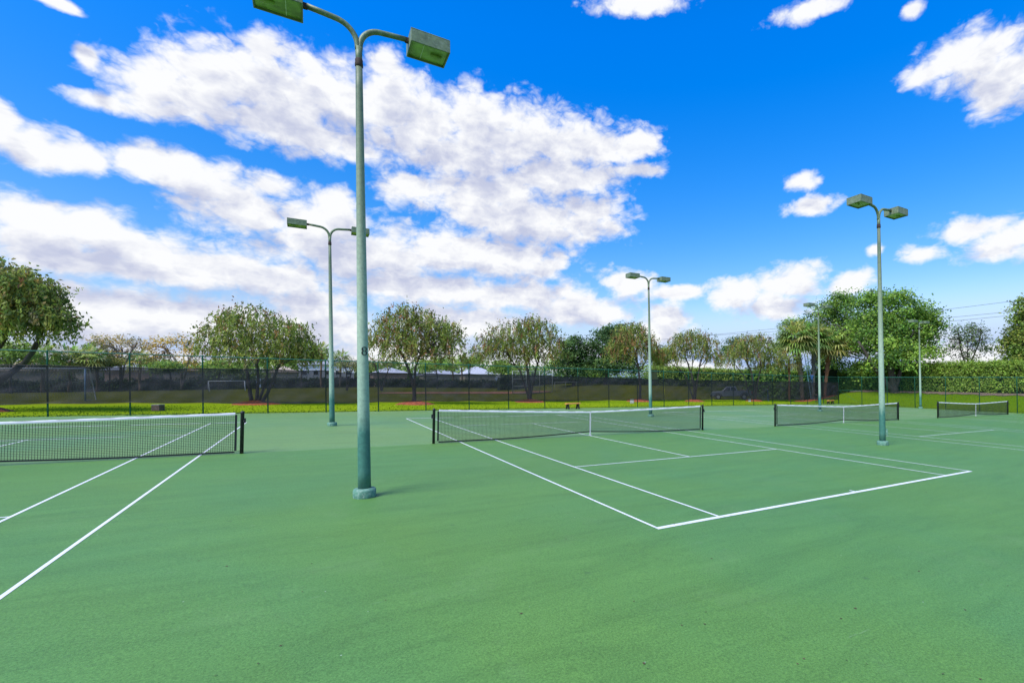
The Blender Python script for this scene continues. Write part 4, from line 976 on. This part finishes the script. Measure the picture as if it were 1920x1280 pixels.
# ------------------------------------------------------------------ people (far away, behind the screen)
def person(p, rz, joints, label, shirt, trousers):
    """one skinned surface; joints: name -> (pos, radius)"""
    J = dict(joints); names = list(J); idx = {n_: i for i, n_ in enumerate(names)}
    E = [('pelvis','spine'),('spine','chest'),('chest','neck'),('neck','head'),('head','crown')]
    for s in 'LR':
        E += [('pelvis','hip'+s),('hip'+s,'knee'+s),('knee'+s,'ankle'+s),('ankle'+s,'toe'+s),('chest','sho'+s),('sho'+s,'elb'+s),('elb'+s,'wri'+s),('wri'+s,'palm'+s)]
        for f in range(4):
            n_ = 'f%d%s' % (f, s); w = Vector(J['palm'+s][0]); d = (w-Vector(J['elb'+s][0])).normalized(); sd = d.orthogonal().normalized()
            J[n_] = (tuple(w+d*(.085-.008*abs(f-1.3))+sd*(.022*(f-1.5))+Vector((0,0,-.01))), .009); E.append(('palm'+s, n_))
        n_ = 'th'+s; J[n_] = (tuple(w+d*.03+sd*.055), .010); E.append(('palm'+s, n_))
    names = list(J); idx = {n_: i for i, n_ in enumerate(names)}
    me = bpy.data.meshes.new('person'); me.from_pydata([J[n_][0] for n_ in names], [(idx[a], idx[b]) for a, b in E], [])
    o = bpy.data.objects.new('tmp', me); COL.objects.link(o)
    sk = o.modifiers.new('skin', 'SKIN'); sk.use_smooth_shade = True; me.skin_vertices.new() if not me.skin_vertices else None
    for i, n_ in enumerate(names):
        sv = me.skin_vertices[0].data[i]; r = J[n_][1]; sv.radius = (r, r); sv.use_root = (n_ == 'pelvis')
    ss = o.modifiers.new('sub', 'SUBSURF'); ss.levels = 1; ss.render_levels = 1
    bpy.context.view_layer.update()
    m2 = bpy.data.meshes.new_from_object(o.evaluated_get(bpy.context.evaluated_depsgraph_get())); bpy.data.objects.remove(o); m2.name = 'person'
    ob = obj('person', m2, [M['skin'], M[shirt], M[trousers]]); ob.location = p; ob.rotation_euler = (0,0,rz); tag(ob, label, 'person')
    kd = {'skin': ['head','crown','neck','palmL','palmR','wriL','wriR']+[n_ for n_ in names if n_[0] == 'f' or n_[:2] == 'th'], 'shirt': ['spine','chest','shoL','shoR','elbL','elbR'], 'tr': ['pelvis','hipL','hipR','kneeL','kneeR','ankleL','ankleR','toeL','toeR']}
    for f in m2.polygons:
        c = f.center; best = min(((c-Vector(J[n_][0])).length-J[n_][1], k) for k, v in kd.items() for n_ in v)
        f.material_index = {'skin': 0, 'shirt': 1, 'tr': 2}[best[1]]
    hd = Vector(J['head'][0]); cr = Vector(J['crown'][0]); ax = (cr-hd).normalized()
    mb = MB(); ha = MB()
    mb.lathe([(.02,.0),(.098,.02),(.104,.06),(.085,.11),(.04,.135),(.001,.14)], 14); hm = mb.mesh('hair'); T = Matrix.Translation(hd+ax*.015) @ ax.to_track_quat('Z', 'Y').to_matrix().to_4x4(); hm.transform(T); obj('hair', hm, M['hair'], ob)
    fc = MB()
    fwd = Vector((0,-1,0)); fwd = (fwd-ax*fwd.dot(ax)).normalized(); sd = fwd.cross(ax)
    for s in (-1, 1): c_ = hd+fwd*.092+sd*s*.032+ax*.005; fc.box(c_, (.022,.012,.012)); e_ = hd+sd*s*.098; fc.box(e_, (.02,.035,.055))
    fc.box(hd+fwd*.105-ax*.025, (.024,.03,.04)); fc.box(hd+fwd*.093-ax*.062, (.05,.012,.012)); fc.build('face', M['skin'], ob)
    return ob
K = 1.08
def stand(): 
    J = {'pelvis': ((0,0,.98),.125), 'spine': ((0,0,1.18),.115), 'chest': ((0,-.01,1.40),.135), 'neck': ((0,0,1.56),.055), 'head': ((0,-.02,1.66),.088), 'crown': ((0,-.01,1.75),.075)}
    for s, q in (('L', -1), ('R', 1)):
        J['hip'+s] = ((q*.10,0,.92),.085); J['knee'+s] = ((q*.11,-.02,.50),.060); J['ankle'+s] = ((q*.11,.02,.10),.042); J['toe'+s] = ((q*.13,-.14,.04),.038)
        J['sho'+s] = ((q*.19,0,1.43),.060); J['elb'+s] = ((q*.27,.02,1.16),.044); J['wri'+s] = ((q*.25,-.16,.98),.030); J['palm'+s] = ((q*.23,-.24,.95),.032)
    return J
def sc_(J): return {k: (tuple(c*K for c in p), r*K) for k, (p, r) in J.items()}
q = P(1440, 751.5); person((q.x, q.y, G(q.x, q.y)), R(35), sc_(stand()), 'person in slate blue shirt and jeans standing between the pickup and palms', 'tealshirt', 'denim')
J = stand()
J.update({'pelvis': ((0,.16,.86),.125), 'spine': ((0,-.02,1.02),.115), 'chest': ((0,-.26,1.06),.135), 'neck': ((0,-.42,1.03),.055), 'head': ((0,-.52,.98),.088), 'crown': ((0,-.59,.93),.075)})
for s, qq in (('L', -1), ('R', 1)):
    J['hip'+s] = ((qq*.10,.14,.82),.085); J['knee'+s] = ((qq*.12,-.02,.46),.06); J['sho'+s] = ((qq*.19,-.30,1.05),.06); J['elb'+s] = ((qq*.24,-.40,.80),.044); J['wri'+s] = ((qq*.18,-.48,.56),.03); J['palm'+s] = ((qq*.16,-.52,.48),.032)
q = P(1532, 754.5); person((q.x, q.y, G(q.x, q.y)), R(-70), sc_(J), 'person in dark clothes bending over beside the court light', 'navy', 'navy')
# ladder against the thick palm, with a person on it
lb_ = P(1524, 752); lb_.z = G(lb_.x, lb_.y); ld = DEPTH(lb_); lt = AT(1511, 665, ld-.2); lr = empty('ladder', lb_, 0, 'pale aluminium extension ladder leaning on the thick-trunked palm', 'ladder')
ax = Vector(lt)-lb_; sd = Vector(RGT)*.24
for s in (-1, 1):
    mb = MB(); mb.bar(sd*s, ax+sd*s*.8, .05, .09); mb.build('ladder_rail', M['ladder'], lr)
for k in range(1, 22):
    t = k/22; mb = MB(); mb.tube([ax*t-sd*(1-.2*t), ax*t+sd*(1-.2*t)], .022, 6); mb.build('rung', M['ladder'], lr)
t_ = .30; foot = lb_+ax*t_
J = stand()
for s, qq in (('L', -1), ('R', 1)):
    J['elb'+s] = ((qq*.26,-.16,1.30),.044); J['wri'+s] = ((qq*.22,-.32,1.48),.03); J['palm'+s] = ((qq*.2,-.36,1.55),.032); J['sho'+s] = ((qq*.19,-.03,1.43),.06)
J['kneeR'] = ((.12,-.18,.62),.06); J['ankleR'] = ((.11,-.10,.36),.042); J['toeR'] = ((.12,-.24,.33),.038)
fr_ = foot-Vector(FWD)*.22+Vector(RGT)*.10; person((fr_.x, fr_.y, fr_.z), -YAW+R(180-20), sc_(J), 'person in bright blue shirt standing on the ladder by the palms', 'blueshirt', 'denim')

# ------------------------------------------------------------------ power lines and the bird
wires = [((1300,634),(1925,561),'uppermost power line above the leafy tree, a bird perched on it'), ((1380,629),(1925,581),'middle power line passing behind the leafy tree'), ((1440,631),(1925,588),'lowest power line passing behind the leafy tree')]
for i, (a, b, lb) in enumerate(wires):
    A_, B_ = AT(*a, 150), AT(*b, 104); B2 = A_+(B_-A_)*1.6; A2 = A_-(B_-A_)*.25
    mb = MB(); pts = [A2.lerp(B2, k/30)-Vector((0,0,1.2*math.sin(math.pi*k/30)))+Vector((0,0,1.0)) for k in range(31)]
    mb.tube([p_-A_ for p_ in pts], .035, 6); o = mb.build('power_line', M['cable']); o.location = A_; tag(o, lb, 'power line', 'overhead power lines at right')
    if i == 0:
        bp_ = AT(1898, 566, DEPTH(A2.lerp(B2, .76))); pr = min((p_ for p_ in [A2.lerp(B2, k/600)-Vector((0,0,1.2*math.sin(math.pi*k/600)))+Vector((0,0,1.0)) for k in range(601)]), key=lambda w: (w-bp_).length)
        mb = MB(); d_ = (B_-A_).normalized(); sp_ = [(-.34,.02,.004),(-.26,.05,.03),(-.10,.13,.075),(.04,.19,.095),(.12,.25,.06),(.17,.30,.055),(.22,.31,.035),(.28,.30,.006)]
        mb.tube([Vector((x, 0, z)) for x, z, r in sp_], [r for x, z, r in sp_], 10); bo = mb.build('bird', M['black']); bo.location = pr+Vector((0,0,.02)); tag(bo, 'small dark bird perched on the uppermost power line', 'bird')
        for s in (-1, 1): mb = MB(); mb.tube([(.0,s*.03,-.03),(.0,s*.03,.16)], .012, 5); mb.build('leg', M['black'], bo)

# ------------------------------------------------------------------ fallen leaves and grit on the court
rng = np.random.default_rng(77); V = []; Fq = []
for k in range(300):
    t = rng.random(); dd = 3.5+34*t**1.6; la = rng.uniform(-1.0, 1.25)*dd
    x = CAM[0]+math.sin(YAW)*dd+math.cos(YAW)*la; y = CAM[1]+math.cos(YAW)*dd-math.sin(YAW)*la
    if not (-40 < x < 46.5 and y < 18.5): continue
    s = rng.uniform(.006, .022); a = rng.uniform(0, 6.28); z = plane_z(x, y)+.007; c_, s_ = math.cos(a), math.sin(a); n_ = len(V)
    V += [(x-c_*s, y-s_*s, z), (x-s_*s*.35, y+c_*s*.35, z+s*.25), (x+c_*s, y+s_*s, z+s*.12), (x+s_*s*.35, y-c_*s*.35, z)]; Fq.append((n_,n_+1,n_+2,n_+3))
me = bpy.data.meshes.new('leaf_litter'); me.from_pydata(V, [], Fq); me.update(); tag(obj('leaf_litter', me, M['litter']), 'tiny dry leaf scraps scattered over the green court', 'leaf litter', kind='stuff')

# ------------------------------------------------------------------ sky, clouds, sun
SUN_EL, SUN_AZ = R(52), YAW+R(180+38)           # azimuth clockwise from +y: behind the camera, to the left
w = bpy.data.worlds.new('World'); sc.world = w; w.use_nodes = True; t = w.node_tree; L = t.links.new
for n_ in list(t.nodes): t.nodes.remove(n_)
out = N(t, 'ShaderNodeOutputWorld'); bg = N(t, 'ShaderNodeBackground'); L(bg.outputs[0], out.inputs[0])
sky = N(t, 'ShaderNodeTexSky', sky_type='NISHITA'); sky.sun_disc = False; sky.sun_elevation = SUN_EL; sky.sun_rotation = SUN_AZ; sky.air_density = 1.0; sky.dust_density = .6; sky.ozone_density = 2.0
tc = N(t, 'ShaderNodeTexCoord')

CB = 1.02
def sky_group():
    g = bpy.data.node_groups.new('cloud field', 'ShaderNodeTree'); g.interface.new_socket('Vec', in_out='INPUT', socket_type='NodeSocketVector'); g.interface.new_socket('D', in_out='OUTPUT', socket_type='NodeSocketFloat')
    gi = g.nodes.new('NodeGroupInput'); go = g.nodes.new('NodeGroupOutput'); l = g.links.new
    BL = [(200,195,75,22),(290,165,100,62),(400,155,115,78),(500,165,140,92),(510,225,190,52),(620,180,130,85),(600,262,150,38),(735,200,110,75),(720,115,40,35),(800,240,95,65),(165,105,26,20),(490,92,45,36),
          (900,240,110,78),(1000,262,110,72),(1100,275,100,52),(1190,270,55,32),(880,300,180,50),(760,350,75,32),(900,365,150,52),(1040,330,130,42),(1190,318,60,14),(960,405,140,52),(1110,405,75,52),(1000,432,150,30),
          (0,240,65,52),(60,270,85,45),(150,290,95,36),(260,300,85,42),(330,320,85,46),(400,350,105,52),(505,350,62,26),(480,405,125,52),(600,430,110,62),(630,385,55,34),
          (60,410,115,46),(180,420,82,40),(60,460,125,40),(250,460,155,46),(350,500,210,42),(150,490,200,32),(480,520,190,42),(570,560,95,32),(700,480,180,64),(850,480,135,52),(950,490,125,50),(1030,500,42,26),(800,540,210,36),(950,555,140,32),
          (180,575,260,58),(400,605,260,52),(610,610,105,50),(80,615,200,44),(880,602,125,42),(1080,575,110,38),(1140,590,55,24),(1010,562,75,30),
          (1175,530,55,26),(1265,548,62,16),(1248,600,48,40),(1235,622,62,26),(1380,550,58,40),(1480,530,75,38),(1450,572,85,30),(1590,530,55,26),
          (1500,342,36,20),(1515,385,54,20),(1722,475,56,17),(1830,430,95,30),(1880,448,95,40),(1830,110,115,65),(1885,150,85,62),(1755,132,72,26),(1865,192,62,32),(1512,22,74,22),(1205,6,95,26),(1710,20,26,18),(100,2,55,14),(1640,470,22,12),(1800,672,130,26),(120,665,260,34),(460,670,200,34),(760,668,200,36),(1000,672,160,30),(1300,690,90,16),(1600,640,200,24)]
    def V2(px, py):
        d = ray(px, py); d = d/np.linalg.norm(d); return math.atan2(d[0], d[1]), math.asin(d[2])
    # a few more clouds round the rest of the sky, for the light and other views
    rg = random.Random(4); extra = []
    for k in range(14): extra.append((YAW+math.pi+rg.uniform(-1.9, 1.9), rg.uniform(.15, .75), rg.uniform(.16, .38), rg.uniform(.05, .13)))
    items = []
    for (px, py, rx, ry) in BL:
        a, e = V2(px, py); a1, e1 = V2(px+rx, py); a2, e2 = V2(px, py-ry); items.append((a, e, max(.008, abs(a1-a))*1.0, max(.006, abs(e2-e))))
    items += extra; prev = None
    for (a, e, ra, re) in items:
        sb = g.nodes.new('ShaderNodeVectorMath'); sb.operation = 'SUBTRACT'; l(gi.outputs[0], sb.inputs[0]); sb.inputs[1].default_value = (a, e, 0)
        mu = g.nodes.new('ShaderNodeVectorMath'); mu.operation = 'MULTIPLY'; l(sb.outputs[0], mu.inputs[0]); mu.inputs[1].default_value = (1/ra, 1/re, 0)
        le = g.nodes.new('ShaderNodeVectorMath'); le.operation = 'LENGTH'; l(mu.outputs[0], le.inputs[0])
        if prev is None: prev = le.outputs['Value']
        else:
            mi = g.nodes.new('ShaderNodeMath'); mi.operation = 'SMOOTH_MIN'; l(prev, mi.inputs[0]); l(le.outputs['Value'], mi.inputs[1]); mi.inputs[2].default_value = .30; prev = mi.outputs[0]
    def noise(scale, det, rough, ofs, amp, base, yk=1.6):
        mp = g.nodes.new('ShaderNodeVectorMath'); mp.operation = 'MULTIPLY'; l(gi.outputs[0], mp.inputs[0]); mp.inputs[1].default_value = (1, yk, 0)
        n = g.nodes.new('ShaderNodeTexNoise'); n.noise_dimensions = '2D'; n.inputs['Scale'].default_value = scale; n.inputs['Detail'].default_value = det; n.inputs['Roughness'].default_value = rough; n.inputs['Distortion'].default_value = .35; l(mp.outputs[0], n.inputs['Vector'])
        m_ = g.nodes.new('ShaderNodeMath'); m_.operation = 'MULTIPLY_ADD'; l(n.outputs['Fac'], m_.inputs[0]); m_.inputs[1].default_value = amp; m_.inputs[2].default_value = base-.5*amp; return m_.outputs[0]
    fb = noise(15, 9, .60, 0, 1.7, 0.0)
    # rounded billows: fractal cells, slightly warped
    mp = g.nodes.new('ShaderNodeVectorMath'); mp.operation = 'MULTIPLY'; l(gi.outputs[0], mp.inputs[0]); mp.inputs[1].default_value = (1, 1.55, 0)
    wn = g.nodes.new('ShaderNodeTexNoise'); wn.noise_dimensions = '2D'; wn.inputs['Scale'].default_value = 22; wn.inputs['Detail'].default_value = 3; l(mp.outputs[0], wn.inputs['Vector'])
    wv = g.nodes.new('ShaderNodeVectorMath'); wv.operation = 'MULTIPLY_ADD'; l(wn.outputs['Color'], wv.inputs[0]); wv.inputs[1].default_value = (.035, .035, 0); l(mp.outputs[0], wv.inputs[2])
    vo = g.nodes.new('ShaderNodeTexVoronoi'); vo.feature = 'F1'; vo.voronoi_dimensions = '2D'; vo.normalize = True; l(wv.outputs[0], vo.inputs['Vector'])
    vo.inputs['Scale'].default_value = 17; vo.inputs['Detail'].default_value = 3; vo.inputs['Roughness'].default_value = .55; vo.inputs['Lacunarity'].default_value = 2.1
    bl = g.nodes.new('ShaderNodeMath'); bl.operation = 'MULTIPLY_ADD'; l(vo.outputs['Distance'], bl.inputs[0]); bl.inputs[1].default_value = -2.6; bl.inputs[2].default_value = .85
    sm_ = g.nodes.new('ShaderNodeMath'); sm_.operation = 'ADD'; l(fb, sm_.inputs[0]); l(bl.outputs[0], sm_.inputs[1])
    bs = g.nodes.new('ShaderNodeMath'); bs.operation = 'ADD'; l(sm_.outputs[0], bs.inputs[0]); bs.inputs[1].default_value = CB; a = bs.outputs[0]
    g.interface.new_socket('Nz', in_out='OUTPUT', socket_type='NodeSocketFloat'); l(a, go.inputs[1])
    s_ = g.nodes.new('ShaderNodeMath'); s_.operation = 'SUBTRACT'; l(a, s_.inputs[0]); k_ = g.nodes.new('ShaderNodeMath'); k_.operation = 'MULTIPLY_ADD'; l(prev, k_.inputs[0]); k_.inputs[1].default_value = 1.7; k_.inputs[2].default_value = -.7*1.0; l(k_.outputs[0], s_.inputs[1])
    l(s_.outputs[0], go.inputs[0]); return g
grp = sky_group()
sx = N(t, 'ShaderNodeSeparateXYZ'); nv = N(t, 'ShaderNodeVectorMath', operation='NORMALIZE'); L(tc.outputs['Generated'], nv.inputs[0]); L(nv.outputs[0], sx.inputs[0])
az = N(t, 'ShaderNodeMath', operation='ARCTAN2'); L(sx.outputs[0], az.inputs[0]); L(sx.outputs[1], az.inputs[1])
el = N(t, 'ShaderNodeMath', operation='ARCSINE'); L(sx.outputs[2], el.inputs[0])
cv = N(t, 'ShaderNodeCombineXYZ'); L(az.outputs[0], cv.inputs[0]); L(el.outputs[0], cv.inputs[1])
g1_ = t.nodes.new('ShaderNodeGroup'); g1_.node_tree = grp; L(cv.outputs[0], g1_.inputs[0])
of = N(t, 'ShaderNodeVectorMath', operation='ADD'); L(cv.outputs[0], of.inputs[0]); of.inputs[1].default_value = (-.014, .042, 0)
g2_ = t.nodes.new('ShaderNodeGroup'); g2_.node_tree = grp; L(of.outputs[0], g2_.inputs[0])
al = N(t, 'ShaderNodeMapRange', interpolation_type='SMOOTHSTEP'); L(g1_.outputs[0], al.inputs[0]); al.inputs[1].default_value = -.34; al.inputs[2].default_value = .95
# thickness toward the light (up-left) greys the undersides; local relief gives the puffs
th = N(t, 'ShaderNodeMapRange', interpolation_type='SMOOTHSTEP'); L(g2_.outputs[0], th.inputs[0]); th.inputs[1].default_value = -.35; th.inputs[2].default_value = 2.1
rl_ = N(t, 'ShaderNodeMath', operation='SUBTRACT'); L(g2_.outputs[1], rl_.inputs[0]); L(g1_.outputs[1], rl_.inputs[1])
rs = N(t, 'ShaderNodeMath', operation='MULTIPLY_ADD'); L(rl_.outputs[0], rs.inputs[0]); rs.inputs[1].default_value = .20; L(th.outputs[0], rs.inputs[2])
bm = N(t, 'ShaderNodeVectorMath', operation='MULTIPLY'); L(cv.outputs[0], bm.inputs[0]); bm.inputs[1].default_value = (3.2, 17, 0)
bn = N(t, 'ShaderNodeTexNoise', noise_dimensions='2D', Scale=1.6, Detail=4.0, Roughness=.5, Distortion=.5); L(bm.outputs[0], bn.inputs['Vector'])
bb = N(t, 'ShaderNodeMath', operation='MULTIPLY_ADD'); L(bn.outputs['Fac'], bb.inputs[0]); bb.inputs[1].default_value = 1.1; bb.inputs[2].default_value = -.63
ra = N(t, 'ShaderNodeMath', operation='ADD'); L(rs.outputs[0], ra.inputs[0]); L(bb.outputs[0], ra.inputs[1])
sh = N(t, 'ShaderNodeClamp'); L(ra.outputs[0], sh.inputs[0])
ccol = N(t, 'ShaderNodeMix', data_type='RGBA'); L(sh.outputs[0], ccol.inputs[0]); ccol.inputs[6].default_value = (4.9,4.95,5.05,1); ccol.inputs[7].default_value = (2.8,3.0,3.9,1)
# clear sky: the Nishita sky, deepened overhead
hs = N(t, 'ShaderNodeHueSaturation'); hs.inputs['Saturation'].default_value = 1.5; hs.inputs['Value'].default_value = 1.0; L(sky.outputs[0], hs.inputs['Color'])
er = N(t, 'ShaderNodeMapRange'); L(el.outputs[0], er.inputs[0]); er.inputs[1].default_value = .12; er.inputs[2].default_value = .62
gn = N(t, 'ShaderNodeMix', data_type='RGBA'); L(er.outputs[0], gn.inputs[0]); gn.inputs[6].default_value = (1.3,.92,.88,1); gn.inputs[7].default_value = (.8,1.16,1.6,1)
sk = N(t, 'ShaderNodeMix', data_type='RGBA', blend_type='MULTIPLY'); sk.inputs[0].default_value = 1; L(hs.outputs[0], sk.inputs[6]); L(gn.outputs[2], sk.inputs[7])
hz_ = N(t, 'ShaderNodeMapRange', interpolation_type='SMOOTHSTEP'); L(el.outputs[0], hz_.inputs[0]); hz_.inputs[1].default_value = .16; hz_.inputs[2].default_value = .02; hz_.inputs[3].default_value = 0; hz_.inputs[4].default_value = .92
hm_ = N(t, 'ShaderNodeMix', data_type='RGBA'); L(hz_.outputs[0], hm_.inputs[0]); L(sk.outputs[2], hm_.inputs[6]); hm_.inputs[7].default_value = (1.35,2.35,4.3,1)
mx = N(t, 'ShaderNodeMix', data_type='RGBA'); L(al.outputs[0], mx.inputs[0]); L(hm_.outputs[2], mx.inputs[6]); L(ccol.outputs[2], mx.inputs[7])
L(mx.outputs[2], bg.inputs['Color']); bg.inputs['Strength'].default_value = .10

sd_ = bpy.data.lights.new('sun', 'SUN'); sd_.energy = 2.8; sd_.angle = R(30); sd_.color = (1.0, .95, .86)
so = bpy.data.objects.new('sun', sd_); COL.objects.link(so)
dv = Vector((math.sin(SUN_AZ)*math.cos(SUN_EL), math.cos(SUN_AZ)*math.cos(SUN_EL), math.sin(SUN_EL)))
so.rotation_euler = dv.to_track_quat('Z', 'Y').to_euler(); so.location = (-20,-40,40)

# ------------------------------------------------------------------ camera
cd = bpy.data.cameras.new('camera'); co = bpy.data.objects.new('camera', cd); COL.objects.link(co); sc.camera = co
cd.sensor_width = 36; cd.sensor_fit = 'HORIZONTAL'; cd.lens = F/1920*36; cd.shift_x = (960-PPX)/1920; cd.shift_y = (PPY-640)/1920; cd.clip_start = .05; cd.clip_end = 5000
rm = Matrix(((RGT[0], UPV[0], -FWD[0]), (RGT[1], UPV[1], -FWD[1]), (RGT[2], UPV[2], -FWD[2])))
co.matrix_world = Matrix.Translation(CAM) @ rm.to_4x4()
sc.view_settings.view_transform = 'Standard'; sc.view_settings.look = 'None'; sc.view_settings.exposure = 1.0; sc.view_settings.gamma = 1
sc.render.film_transparent = False
sc.cycles.max_bounces = 6; sc.cycles.transparent_max_bounces = 16
